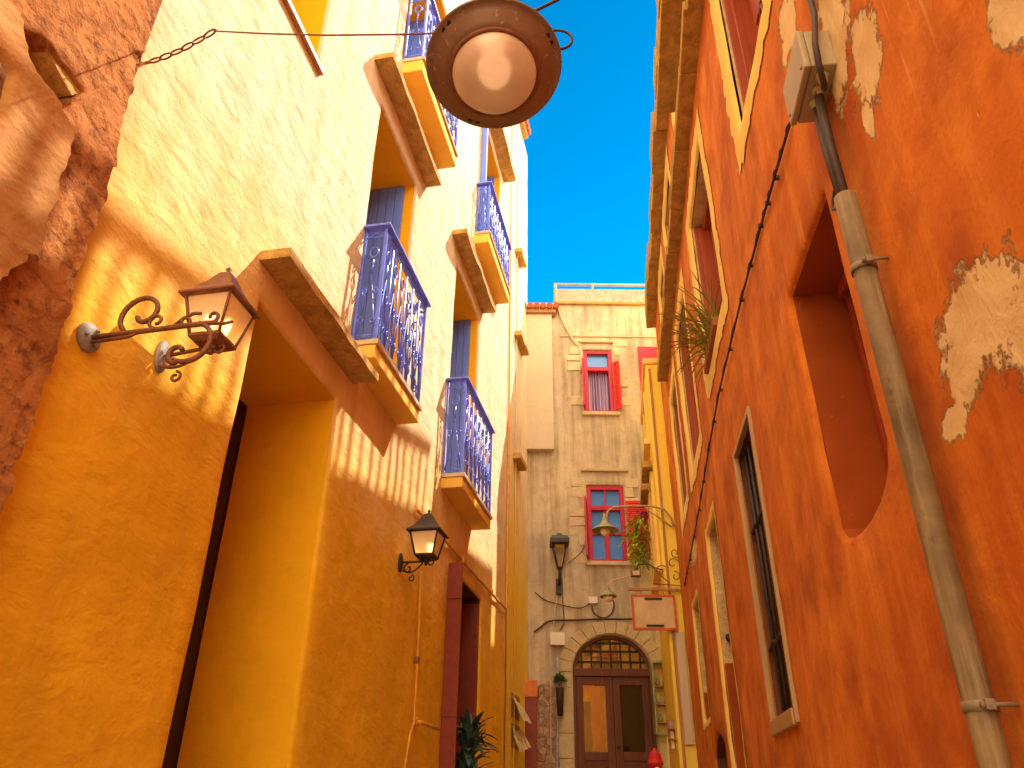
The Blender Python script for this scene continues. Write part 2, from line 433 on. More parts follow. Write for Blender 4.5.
# rough stone house with broken render
def old_stone():
    k = NT('old_red_brown_masonry')
    wv = k.mix(0.12, k.co, k.n('ShaderNodeTexNoise', Scale=5.0, Detail=4.0).outputs[1])
    mp = k.n('ShaderNodeMapping'); mp.inputs['Scale'].default_value = (3.2, 3.2, 5.5); k.L(wv, mp.inputs[0])
    v = k.n('ShaderNodeTexVoronoi', feature='DISTANCE_TO_EDGE', Scale=1.0); k.L(mp.outputs[0], v.inputs['Vector'])
    v2 = k.n('ShaderNodeTexVoronoi', Scale=1.0); k.L(mp.outputs[0], v2.inputs['Vector'])
    c = k.n('ShaderNodeSeparateColor'); k.L(v2.outputs['Color'], c.inputs[0])
    n1 = k.noise(3.0, 8, 0.7, dist=0.6); n2 = k.noise(16, 8, 0.72); n3 = k.noise(70, 4, 0.6)
    col = k.mix(c.outputs[0], (0.52, 0.205, 0.06), (0.30, 0.095, 0.026))
    col = k.mix(k.ramp(n1, [(0.35, 0), (0.65, 1)]), col, (0.58, 0.25, 0.08))
    col = k.mix(k.ramp(n2, [(0.50, 0), (0.66, 0.9)]), col, (0.15, 0.045, 0.014))
    e = k.ramp(v.outputs['Distance'], [(0.0, 0), (0.10, 1)])
    col = k.mix(k.math('MULTIPLY', k.math('SUBTRACT', 1.0, e), 0.35), col, (0.20, 0.07, 0.025))
    b = k.bump(e, 0.35, 0.02); b = k.bump(n1, 0.3, 0.04, b); b = k.bump(n2, 0.9, 0.025, b); b = k.bump(n3, 0.5, 0.008, b)
    return k.done(col, 0.95, b, spec=0.1)
M['oldstone'] = old_stone()
M['render_skin'] = plaster('old_peach_render', (0.54, 0.27, 0.09), 0.25, bump=1.0, streak=0.25, speck=(0.40, 0.16, 0.05))

def end_wall():
    k = NT('weathered_sandstone_render')
    n1 = k.noise(0.75, 7, 0.62); n2 = k.noise(4.5, 7, 0.65, dist=0.4); n3 = k.noise(30, 4, 0.6)
    col = k.mix(k.ramp(n1, [(0.32, 0), (0.68, 1)]), (0.64, 0.55, 0.39), (0.50, 0.42, 0.30))
    col = k.mix(k.math('MULTIPLY', k.ramp(n2, [(0.48, 0), (0.75, 1)]), 0.8), col, (0.42, 0.31, 0.18))
    grey = k.ramp(k.noise(0.55, 6, 0.65, vec=k.mapped((1, 1, 0.8), (4, 2, 3))), [(0.52, 0), (0.63, 1)])
    col = k.mix(k.math('MULTIPLY', grey, 0.75), col, (0.40, 0.34, 0.27))
    st = k.noise(1.0, 5, 0.6, vec=k.mapped((5, 5, 0.4)))
    col = k.mix(k.math('MULTIPLY', k.ramp(st, [(0.45, 0), (0.68, 1)]), 0.65), col, (0.20, 0.14, 0.085))
    b = k.bump(n2, 0.5, 0.03); b = k.bump(n3, 0.35, 0.008, b)
    return k.done(col, 0.92, b, spec=0.15)
M['endwall'] = end_wall()
M['quoin'] = stone('pale_quoin_stone', (0.68, 0.58, 0.37), (0.52, 0.41, 0.25), 6, 0.5)
M['archstone'] = stone('arch_stone', (0.58, 0.47, 0.28), (0.44, 0.34, 0.19), 6, 0.6)
M['parapet'] = stone('parapet_stone', (0.52, 0.46, 0.38), (0.30, 0.27, 0.23), 4, 0.6)

# ------------------------------------------------------------------ plaster sheets with real openings
def fbm(u, z, seed):
    return mnoise.noise(Vector((u * 0.9, z * 0.9, seed))) * 0.6 + mnoise.noise(Vector((u * 2.6, z * 2.6, seed + 9))) * 0.28 + mnoise.noise(Vector((u * 7, z * 7, seed + 4))) * 0.1

def resample(poly, sp):
    out = []
    for i, a in enumerate(poly):
        b = poly[(i + 1) % len(poly)]
        n = max(1, int(math.ceil(math.dist(a, b) / sp)))
        for k2 in range(n):
            f = k2 / n
            out.append((a[0] + (b[0] - a[0]) * f, a[1] + (b[1] - a[1]) * f))
    return out

def inside(p, poly):
    x, y = p; r = False; j = len(poly) - 1
    for i in range(len(poly)):
        xi, yi = poly[i]; xj, yj = poly[j]
        if (yi > y) != (yj > y) and x < (xj - xi) * (y - yi) / (yj - yi) + xi: r = not r
        j = i
    return r

def grow(poly, d):
    """offset a polygon outwards (either winding)"""
    A = sum(poly[i - 1][0] * poly[i][1] - poly[i][0] * poly[i - 1][1] for i in range(len(poly)))
    s = 1 if A > 0 else -1
    out = []
    for i in range(len(poly)):
        a, b, c = Vector(poly[i - 1]), Vector(poly[i]), Vector(poly[(i + 1) % len(poly)])
        e1 = (b - a).normalized(); e2 = (c - b).normalized()
        n1 = Vector((e1.y, -e1.x)) * s; n2 = Vector((e2.y, -e2.x)) * s
        m = (n1 + n2); m = m.normalized() if m.length > 1e-6 else n1
        k2 = d / max(0.5, m.dot(n1))
        out.append((b.x + m.x * k2, b.y + m.y * k2))
    return out

def rect(u0, u1, z0, z1): return [(u0, z0), (u1, z0), (u1, z1), (u0, z1)]

def sheet(name, mat, parent, sgn, outer, holes, sp, amp, seed, base_off=0.0, rnd=0.03, smooth=True, wob=0.0, dfn=None):
    """a wall surface, gently uneven, with holes whose rims are rounded inwards"""
    disp = dfn or (lambda u, z: base_off + amp * fbm(u, z, seed))
    verts, edges = [], []
    def loop(pl):
        i0 = len(verts)
        verts.extend(Vector(p) for p in pl)
        n = len(pl)
        edges.extend((i0 + i, i0 + (i + 1) % n) for i in range(n))
    op = resample(outer, sp)
    wn_ = lambda u, z, q: mnoise.noise(Vector((u * 9, z * 9, seed + q))) + 0.5 * mnoise.noise(Vector((u * 27, z * 27, seed + q + 5)))
    if wob: op = [(u + wob * wn_(u, z, 31), z + wob * wn_(u, z, 57)) for u, z in op]
    loop(op)
    rims = []
    for h in holes:
        g = resample(grow(h, rnd) if rnd else h, sp)
        rims.append(g); loop(g)
    us = [p[0] for p in op]; zs = [p[1] for p in op]
    nu = int((max(us) - min(us)) / sp); nz = int((max(zs) - min(zs)) / sp)
    boxes = [(min(p[0] for p in g), max(p[0] for p in g), min(p[1] for p in g), max(p[1] for p in g), g) for g in rims]
    for i in range(1, nu):
        for j in range(1, nz):
            p = (min(us) + i * sp + (0.5 * sp if j % 2 else 0), min(zs) + j * sp)
            bad = False
            for (a, b, c, d, g) in boxes:
                if a - sp * 0.5 < p[0] < b + sp * 0.5 and c - sp * 0.5 < p[1] < d + sp * 0.5: bad = True; break
            if bad or not inside(p, op): continue
            verts.append(Vector(p))
    res = delaunay_2d_cdt(verts, edges, [], 0, 1e-5)
    mb = MB(sgn)
    vs = [mb.v((v.x, disp(v.x, v.y), v.y)) for v in res[0]]
    for f in res[2]:
        c = (sum(res[0][i].x for i in f) / len(f), sum(res[0][i].y for i in f) / len(f))
        if not inside(c, op): continue
        if any(a < c[0] < b and cc < c[1] < d and inside(c, g) for (a, b, cc, d, g) in boxes): continue
        try: mb.bm.faces.new([vs[i] for i in f])
        except ValueError: pass
    if rnd:
        for h in holes:
            rings = []
            for (gr, dd) in ((rnd, 0), (rnd * 0.35, -rnd * 0.3), (0.0, -rnd)):
                g = resample(grow(h, rnd), sp); g2 = resample_like(h, gr, sp, len(g))
                rings.append([mb.v((p[0], disp(p[0], p[1]) + dd, p[1])) for p in g2])
            n = len(rings[0])
            for a, b in zip(rings, rings[1:]):
                for i in range(n): mb.bm.faces.new((a[i], a[(i + 1) % n], b[(i + 1) % n], b[i]))
    bmesh.ops.remove_doubles(mb.bm, verts=mb.bm.verts[:], dist=1e-5)
    return mb.build(name, mat, parent, smooth=smooth)

def resample_like(h, gr, sp, n):
    """resample grow(h, gr) edge by edge with the same counts as the outermost ring had"""
    ref = grow(h, 0.03) if False else None
    out = []
    g = grow(h, gr) if gr else h
    gg = grow(h, RND)
    for i in range(len(g)):
        a, b = g[i], g[(i + 1) % len(g)]
        m = max(1, int(math.ceil(math.dist(gg[i], gg[(i + 1) % len(g)]) / sp)))
        for k2 in range(m):
            f = k2 / m
            out.append((a[0] + (b[0] - a[0]) * f, a[1] + (b[1] - a[1]) * f))
    return out
RND = 0.03

def reveal(name, mat, parent, sgn, poly, o0, o1, sp=0.15, amp=0.006, back=None):
    """the inner faces of an opening, from off=o0 in to off=o1"""
    mb = MB(sgn); pl = resample(poly, sp); n = len(pl)
    k2 = max(1, int(abs(o1 - o0) / sp))
    rings = []
    for j in range(k2 + 1):
        o = o0 + (o1 - o0) * j / k2
        rings.append([mb.v((p[0] + amp * mnoise.noise(Vector((p[0] * 4, p[1] * 4, o * 4))), o, p[1] + amp * mnoise.noise(Vector((p[1] * 4, p[0] * 4, o * 4 + 7)))) if j else (p[0], o, p[1])) for p in pl])
    for a, b in zip(rings, rings[1:]):
        for i in range(n):
            f = mb.bm.faces.new((a[i], a[(i + 1) % n], b[(i + 1) % n], b[i]))
    if back: mb.face([(p[0], o1, p[1]) for p in poly])
    return mb.build(name, mat, parent)

def spiral(c, r0, r1, a0, a1, n=22):
    """points of a scroll in the (off, z) plane"""
    out = []
    for i in range(n + 1):
        f = i / n; a = R(a0 + (a1 - a0) * f); r = r0 + (r1 - r0) * f
        out.append((c[0] + r * math.cos(a), c[1] + r * math.sin(a)))
    return out

# ------------------------------------------------------------------ picture point -> point on a plane of the place
def at(fr, px, py, off=0.0):
    d = ROT @ Vector(((px - CX) / F_PX, (CY - py) / F_PX, -1.0))
    o = fr.o + fr.n * off
    k2 = ((o - EYE).dot(fr.n)) / d.dot(fr.n)
    p = EYE + d * k2
    return ((p - fr.o).dot(fr.t), p.z)

# ------------------------------------------------------------------ setting: ground
mb = MB()
ys = [-400, -40, -8, 0, 3, 6, 9, 12, 15, 30, 400]
xs = [-400, -30, -6, 0, 6, 30, 400]
g = [[mb.v((x, y, ground_z(y))) for x in xs] for y in ys]
for j in range(len(ys) - 1):
    for i in range(len(xs) - 1):
        mb.bm.faces.new((g[j][i], g[j][i + 1], g[j + 1][i + 1], g[j + 1][i]))
tag(mb.build('ground', M['paving']), kind='structure')

# ------------------------------------------------------------------ left: the ochre townhouse
LS = LW.sgn
ochre = thing('townhouse', 'tall ochre yellow townhouse with blue iron balconies and stone ledges', 'house', LW)
lh = dict(
    door=rect(3.98, 5.40, -0.35, 4.41), win=rect(2.9, 4.12, 7.0, 9.2),
    b1=rect(5.52, 6.78, 5.06, 8.10), b2=rect(8.75, 10.22, 5.03, 8.40),
    b3=rect(9.95, 11.65, 9.82, 12.9), b4=rect(5.92, 7.50, 9.36, 12.3), door2=rect(9.2, 10.95, 0.3, 4.05),
    w5=rect(11.9, 13.1, 5.2, 7.6), )
lh.pop('w5')
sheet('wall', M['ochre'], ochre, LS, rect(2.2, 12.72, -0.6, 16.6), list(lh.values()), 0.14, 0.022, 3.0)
mb = MB(LS); mb.box(2.2, 12.7, -7, -1.05, -0.6, 16.55); mb.box(2.2, 12.7, -1.05, -0.04, 16.5, 16.6); mb.build('rear_wall', M['ochre_reveal'], ochre)
depth = dict(door=-0.83, win=-0.6, b1=-0.72, b2=-0.72, b3=-0.72, b4=-0.72, door2=-0.45)
def planks(mb, u0, u1, o0, o1, z0, z1, n):
    w = (u1 - u0) / n
    for i in range(n):
        mb.box(u0 + i * w + 0.004, u0 + (i + 1) * w - 0.004, o0, o1, z0, z1, bev=0.004)

dr = reveal('doorway', M['ochre_reveal'], ochre, LS, lh['door'], -0.03, depth['door'])
mb = MB(LS); mb.box(3.9, 5.46, -0.93, -0.84, -0.5, 4.5); mb.build('door', M['dark_wood'], dr)
mb = MB(LS); mb.box(3.985, 4.06, -0.8, -0.70, -0.4, 3.72); mb.build('door_frame', M['dark_wood'], dr)
wr = reveal('window', M['ochre_reveal'], ochre, LS, lh['win'], -0.03, depth['win'])
mb = MB(LS); mb.box(2.8, 4.2, -0.66, -0.605, 6.9, 9.3); mb.build('shutter', M['ochre_reveal'], wr)
mb = MB(LS); mb.box(2.85, 4.17, -0.03, 0.045, 6.94, 7.0, bev=0.008); mb.build('sill', M['tan_wood'], wr)

def blue_door(key):
    (u0, z0), (u1, z1) = lh[key][0], lh[key][2]
    d = depth[key]
    r = reveal('balcony_door', M['ochre_reveal'], ochre, LS, lh[key], -0.03, d, back=False)
    um = (u0 + u1) / 2
    for a, b in ((u0 - 0.02, um - 0.004), (um + 0.004, u1 + 0.02)):
        m2 = MB(LS); planks(m2, a, b, d - 0.05, d + 0.002, z0 - 0.02, z1 + 0.02, 5); m2.build('shutter', M['blue_wood'], r)
    m2 = MB(LS); n_ = 5; w_ = 0.52 / n_
    for i in range(n_): m2.box(u1 - 0.05, u1 - 0.012, -0.655 + i * w_ + 0.003, -0.655 + (i + 1) * w_ - 0.003, z0 + 0.01, z1 - 0.015, bev=0.004)
    m2.build('shutter', M['blue_wood'], r)
    return r
for key in ('b1', 'b2', 'b3', 'b4'): blue_door(key)
# blind leaf standing open beside the far upper door, and the curtain-white frame
mb = MB(LS); mb.box(9.86, 9.93, 0.02, 0.12, 9.85, 12.6, bev=0.01); mb.build('open_shutter', M['blue_wood'], ochre)

def ledge(u0, u1, z0, z1, o, mat='ledge', par=None):
    mb = MB(LS); n = max(3, int((u1 - u0) / 0.22)); w = (u1 - u0) / n
    ring = []
    for i in range(n + 1):
        u = u0 + i * w; j = lambda s: random.uniform(-s, s)
        oo = o + j(0.010); zz = z0 + j(0.008)
        ring.append([mb.v((u, -0.02, zz)), mb.v((u, oo, zz + j(0.006))), mb.v((u, oo + j(0.004), z1 + j(0.006))), mb.v((u, -0.02, z1))])
    for a, b in zip(ring, ring[1:]):
        for k2 in range(4): mb.bm.faces.new((a[k2], a[(k2 + 1) % 4], b[(k2 + 1) % 4], b[k2]))
    mb.bm.faces.new(ring[0]); mb.bm.faces.new(ring[-1][::-1])
    bmesh.ops.recalc_face_normals(mb.bm, faces=mb.bm.faces[:])
    return mb.build('stone_ledge', M[mat], par or ochre)
ledge(3.86, 5.66, 4.70, 4.775, 0.235)
ledge(5.18, 7.15, 8.42, 8.50, 0.205)
ledge(8.41, 10.46, 8.68, 8.77, 0.22)
ledge(9.6, 11.95, 13.02, 13.12, 0.26)
def balcony(u0, u1, zb, zt, ztop, o):
    mb = MB(LS)
    mb.box(u0, u1, -0.02, o - 0.012, zb, zt - 0.055, bev=0.012)
    sl2 = mb.build('balcony', M['slab'], ochre)
    mb = MB(LS); mb.box(u0 - 0.01, u1 + 0.01, -0.02, o + 0.012, zt - 0.05, zt, bev=0.008); mb.build('slab_edge', M['marble'], sl2)
    # top rail
    e = 0.045
    mb = MB(LS)
    mb.box(u0 - e, u1 + e, o - 0.07, o + 0.02, ztop - 0.028, ztop, bev=0.006)
    mb.box(u0 - e, u0 + 0.045, 0.0, o - 0.0705, ztop - 0.028, ztop, bev=0.006)
    mb.box(u1 - 0.045, u1 + e, 0.0, o - 0.0705, ztop - 0.028, ztop, bev=0.006)
    mb.build('top_rail', M['lilac_iron'], sl2)
    # ironwork
    mb = MB(LS); r = 0.0095; of = o - 0.03
    z0 = zt + 0.055; z1 = ztop - 0.028; H = z1 - z0
    for u in (u0 + 0.012, u1 - 0.012):
        mb.box(u - 0.014, u + 0.014, of - 0.014, of + 0.014, zt, z1)
        mb.box(u - 0.011, u + 0.011, 0.004, 0.026, zt, z1)
    def panel(P, w):
        """P(s, z) maps panel coordinates (s across, z up) to a point"""
        mb.tube([P(0, z0), P(w, z0)], r); mb.tube([P(0, z1 - 0.10), P(w, z1 - 0.10)], r * 0.8)
        n = max(1, int(round(w / 0.23))); c = w / n
        for i in range(n):
            s0 = i * c; m = s0 + c / 2
            mb.tube([P(s0 + c * 0.08, z0), P(m, z0 + H * 0.56), P(s0 + c * 0.92, z0)], r, 6)
            mb.tube([P(s0, z0), P(s0, z1 - 0.10)], r, 6)
            mb.tube([P(m, z0 + H * 0.56), P(m, z0 + H * 0.70)], r, 6)
            cr = c * 0.20
            mb.tube([P(m + cr * math.cos(a2), z0 + H * 0.77 + cr * 1.5 * math.sin(a2)) for a2 in [2 * math.pi * q / 14 for q in range(14)]], r, 6, closed=True)
            for sg in (-1, 1):
                sp2 = spiral((0, 0), c * 0.22, c * 0.05, -90, 290, 16)
                mb.tube([P(m + sg * (c * 0.24) + sg * a2 * 0.7, z0 + H * 0.40 + b2) for a2, b2 in sp2], r * 0.9, 6)
                mb.tube([P(m + sg * (c * 0.24) + sg * a2 * 0.7, z0 + H * 0.13 - b2) for a2, b2 in sp2], r * 0.9, 6)
                pass
            mb.tube([P(s0 + 0.01, z1 - 0.10), P(s0 + c - 0.01, z1)], r * 0.7, 6)
            mb.tube([P(s0 + 0.01, z1), P(s0 + c - 0.01, z1 - 0.10)], r * 0.7, 6)
        mb.tube([P(w, z0), P(w, z1)], r)
    panel(lambda s, z: (u0 + 0.012 + s, of, z), u1 - u0 - 0.024)
    panel(lambda s, z: (u0 + 0.012, 0.015 + s, z), of - 0.015)
    panel(lambda s, z: (u1 - 0.012, 0.015 + s, z), of - 0.015)
    mb.build('railing', M['blue_iron'], sl2)
balcony(5.50, 6.84, 4.86, 5.05, 6.36, 0.25)
balcony(8.58, 10.22, 4.84, 5.03, 6.37, 0.28)
balcony(9.72, 11.5, 9.58, 9.82, 10.88, 0.25)
balcony(5.93, 7.55, 9.12, 9.36, 10.6, 0.27)

# lower door with its shutters
d2 = reveal('doorway', M['brown_wood'], ochre, LS, lh['door2'], -0.03, depth['door2'])
mb = MB(LS); mb.box(9.1, 11.05, -0.52, -0.46, 0.2, 4.15); mb.build('door', M['black'], d2)  # black sheet stands in for the unlit room behind the doorway
mb = MB(LS); mb.box(9.02, 9.055, 0.02, 0.20, 0.95, 4.04, bev=0.006)
mb.box(9.008, 9.02, 0.02, 0.20, 2.3, 2.42); mb.box(9.008, 9.02, 0.02, 0.20, 3.6, 3.72); mb.build('shutter', M['brown_red'], d2)
mb = MB(LS); mb.box(10.88, 10.94, -0.44, -0.03, 0.5, 3.98, bev=0.006); mb.build('shutter', M['brown_red'], d2)

# narrow front past it, its yellow standing in for low sun
nar = thing('townhouse', 'narrow house front, yellow to show the low sun on it, between the ochre townhouse and the end of the alley', 'house', LW)
sheet('wall', M['narrow'], nar, LS, rect(12.725, 14.78, -0.6, 16.6), [], 0.14, 0.022, 3.0, base_off=0.012)
mb = MB(LS); mb.box(12.725, 14.75, -7, -0.04, -0.6, 16.55); mb.build('rear_wall', M['narrow'], nar)
for (pa, pb, o) in (((522, 232), (526.5, 287), 0.17), ((521, 424), (527, 505), 0.17), ((526, 336), (529, 366), 0.17)):
    a, b = at(LW, *pa, o), at(LW, *pb, o)
    u0, u1 = max(12.8, min(a[0], 13.2)), min(b[0], 14.7)
    if u1 - u0 < 0.3: u0 = u1 - 1.0
    z = (a[1] + b[1]) / 2
    ledge(u0, u1, z, z + 0.1, o, par=nar)

# roof edge with barrel tiles
mb = MB(LS); mb.box(2.2, 14.2, -0.3, 0.14, 16.62, 16.74, bev=0.02); ev = mb.build('eave', M['ledge'], ochre)
mb = MB(LS)
u = 2.25
while u < 14.2:
    mb.tube([(u, -0.6, 17.0), (u, 0.20, 16.80)], 0.085, 8); u += 0.18
mb.build('roof_tiles', M['tile'], ochre)

# conduits on the ochre wall
def tube_thing(name, label, cat, fr, pts, r, mat, group=None, clips=None, clipmat=None, n=8):
    u0, o0, z0 = pts[-1]
    t = thing(name, label, cat, fr, u0, 0, z0, group)
    mb = MB(fr.sgn); mb.tube([(a - u0, b, c - z0) for a, b, c in pts], r, n); mb.build('pipe' if name.endswith('pipe') or name == 'conduit' else 'cable', mat, t)
    if clips:
        for (a, b, c) in clips:
            mb = MB(fr.sgn); rr = r * 1.5 if not isinstance(r, list) else r[0] * 1.5
            mb.box(a - u0 - 0.02, a - u0 + 0.02, 0.0, b + rr * 1.1, c - z0 - rr * 1.6, c - z0 + rr * 1.6, bev=0.004)
            mb.build('clip', clipmat or mat, t)
    return t
a = at(LW, 443, 545, 0.03); b = at(LW, 510, 612, 0.03)
zc = 4.22
tube_thing('conduit', 'thin conduit running level across the ochre wall and turning up by the far corner', 'pipe', LW,
           [(7.6, 0.03, zc), (9.0, 0.035, zc + 0.02), (10.5, 0.03, zc + 0.03), (12.1, 0.035, zc + 0.05), (12.55, 0.035, zc + 0.06), (12.6, 0.035, zc + 0.12), (12.62, 0.035, 7.0), (12.62, 0.03, 10.0), (12.62, 0.035, 16.5)][::-1],
           0.018, M['conduit'], clips=[(9.6, 0.035, zc + 0.02), (11.4, 0.035, zc + 0.04)])
tube_thing('rainwater_pipe', 'slim pale downpipe running up the far end of the ochre wall', 'pipe', LW,
           [(13.35, 0.03, 16.6), (13.35, 0.03, 10), (13.35, 0.03, 1.1)], 0.016, M['narrow'])
p0 = at(LW, 421, 570, 0.03); p1 = at(LW, 417, 660, 0.03); p2 = at(LW, 414, 722, 0.03); p3 = at(LW, 404, 768, 0.03)
tube_thing('conduit', 'thin painted conduit dropping from the small dark wall lantern', 'pipe', LW,
           [(p0[0], 0.03, p0[1]), (p1[0], 0.035, p1[1]), (p2[0], 0.03, p2[1]), (p2[0] - 0.1, 0.03, p2[1] - 0.12), (p3[0], 0.035, p3[1]), (p3[0] - 0.05, 0.03, 0.6)], 0.014, M['conduit'],
           clips=[(p1[0], 0.03, p1[1])], clipmat=M['rust'])
q0 = at(LW, 418, 722, 0.03); q1 = at(LW, 436, 729, 0.03)
t = thing('tap', 'short stub pipe sticking out of the ochre wall below the small lantern', 'pipe', LW, q0[0], 0, q0[1])
mb = MB(LS); mb.tube([(0, 0.0, 0), (0.03, 0.05, 0.0), (q1[0] - q0[0], 0.06, q1[1] - q0[1])], 0.02); mb.build('spout', M['conduit'], t)
mb = MB(LS); mb.lathe([(0.0, 0), (0.045, 0.0), (0.045, 0.03), (0.0, 0.03)], (0, 0, 0), (0, 1, 0), 14); mb.build('flange', M['conduit'], t)

# ------------------------------------------------------------------ left: the old stone house that stands forward
old = thing('stone_house', 'crumbling red brown stone house with broken peach render, nearest on the left', 'house', LW, 0, 0, 0)
so_ = 0.10
edge = [(-3, -0.5), (2.41, -0.5), (2.41, 1.2), (2.42, 2.4), (2.42, 3.0), (2.39, 3.6), (2.39, 4.0), (2.36, 4.3), (2.31, 4.75), (2.27, 5.2), (2.27, 5.6), (2.28, 7), (2.28, 9.5), (-3, 9.5)]
hole1 = [at(LW, *p, so_) for p in ((30, 30), (45, 36), (86, 90), (70, 107), (34, 62))]
def rough(u, z, b):
    q = Vector((u * 3.2, z * 5.0, 2.0)); d_ = mnoise.voronoi(q + mnoise.noise_vector(q) * 0.35)[0]
    return b + 0.012 * fbm(u, z, 21.0) + 0.012 * min(0.5, (d_[1] - d_[0])) + 0.008 * mnoise.noise(Vector((u * 12, z * 12, 3))) + 0.006 * mnoise.noise(Vector((u * 28, z * 28, 8)))
edge = [(1.3, -0.5)] + [p for p in edge if p[0] > 0] + [(1.3, 9.5)]
sheet('wall', M['oldstone'], old, LS, edge, [hole1], 0.03, 0.03, 21.0, base_off=so_, wob=0.035, dfn=lambda u, z: rough(u, z, so_ - 0.02))
mb = MB(LS); mb.box(-3, 1.3, -0.2, so_, -0.5, 9.4); mb.build('side_wall', M['oldstone'], old)
reveal('beam_hole', M['oldstone'], old, LS, hole1, so_ - 0.05, so_ - 0.26, 0.08, 0.015, back=True)
hb = at(LW, 62, 66, so_)
mb = MB(LS)
h1 = [at(LW, *p, so_ - 0.06) for p in ((35, 36), (44, 38), (80, 92), (68, 96))]
mb.face([(p[0], so_ - 0.04, p[1]) for p in h1]); mb.face([(p[0], so_ - 0.16, p[1]) for p in h1])
for i in range(4):
    a, b = h1[i], h1[(i + 1) % 4]; mb.face([(a[0], so_ - 0.04, a[1]), (b[0], so_ - 0.04, b[1]), (b[0], so_ - 0.16, b[1]), (a[0], so_ - 0.16, a[1])])
mb.build('timber', M['ledge'], old)
mb = MB(LS); mb.box(-3, 2.25, -7, -0.25, -0.5, 9.45); mb.box(2.22, 2.36, -0.2, so_ - 0.06, -0.5, 9.4); mb.build('rear_wall', M['oldstone'], old)
mb = MB(LS); mb.box(-3, 2.3, -0.25, so_ - 0.06, 9.4, 9.5); mb.build('roof', M['tile'], old)
hole2 = [at(LW, *p, so_ + 0.04) for p in ((-20, 34), (4, 54), (14, 72), (9, 92), (2, 116), (-14, 122), (-22, 112))]
skin = [at(LW, *p, so_ + 0.05) for p in ((10, -2), (20, 10), (27, 22), (30, 36), (33, 62), (52, 88), (68, 110), (76, 126), (71, 145), (73, 152), (64, 170), (63, 186), (60, 200), (50, 214), (47, 236), (40, 250), (28, 262), (12, 266), (-10, 290), (-60, 330), (-160, 330), (-160, -2))]
sheet('render', M['render_skin'], old, LS, [(max(u_, 1.35), z_) for u_, z_ in skin], [hole2], 0.03, 0.03, 21.0, base_off=so_ + 0.045, wob=0.03, dfn=lambda u, z: so_ + 0.04 + 0.009 * fbm(u, z, 21.0) + 0.006 * mnoise.noise(Vector((u * 14, z * 14, 5))))
tb = [at(LW, *p, so_) for p in ((138, -6), (166, -10), (160, 14), (152, 27))]

# ------------------------------------------------------------------ right: the burnt orange house
RS = RW.sgn
orange = thing('townhouse', 'burnt orange townhouse with patches of bare plaster and tall red framed windows', 'house', RW)
wins = dict(A=[(2.83, 2.60), (2.87, 2.53), (2.94, 2.48), (3.04, 2.445), (3.18, 2.425), (3.34, 2.42), (3.5, 2.44), (3.60, 2.47), (3.66, 2.53), (3.70, 3.89), (2.84, 3.86)], B=rect(5.17, 6.0, 1.88, 3.92),
            H=rect(7.62, 8.5, 0.5, 4.06), I=rect(10.08, 10.88, 2.4, 3.80), K=[(9.0, 0.4), (10.15, 0.4), (10.15, 1.95), (9.9, 2.1), (9.58, 2.16), (9.25, 2.12), (9.0, 2.0)])
trim = dict(C=rect(3.05, 4.0, 5.5, 7.15), D=rect(5.55, 6.85, 5.18, 7.05), E=rect(8.0, 9.25, 5.12, 7.05), F=rect(10.0, 11.0, 5.15, 7.0),
            G1=rect(3.05, 4.0, 7.85, 9.05), G2=rect(5.55, 6.8, 7.85, 9.1), G3=rect(8.0, 9.2, 7.85, 9.1), G4=rect(10.0, 11.0, 7.85, 9.1))
AMP, SEED = 0.02, 11.0
def sheet2(name, mat, parent, sgn, outer, holes, plain, sp, amp, seed, **kw):
    """as sheet(), with holes that keep a sharp rim too (they disappear under a trim)"""
    return sheet(name, mat, parent, sgn, outer, holes, sp, amp, seed, **kw)
# holes under the trims are grown less than the trim and start from the same surface, the trim covers their rim
sheet('wall', M['orange'], orange, RS, rect(-2.6, 12.42, -0.4, 9.36), list(wins.values()) + [grow(h, 0.07) for h in trim.values()], 0.11, AMP, SEED)
mb = MB(RS); mb.box(-2.6, 12.4, -7, -0.62, -0.4, 9.3); mb.box(-2.6, 12.4, -0.62, -0.05, 9.3, 9.36); mb.build('rear_wall', M['redreveal'], orange)

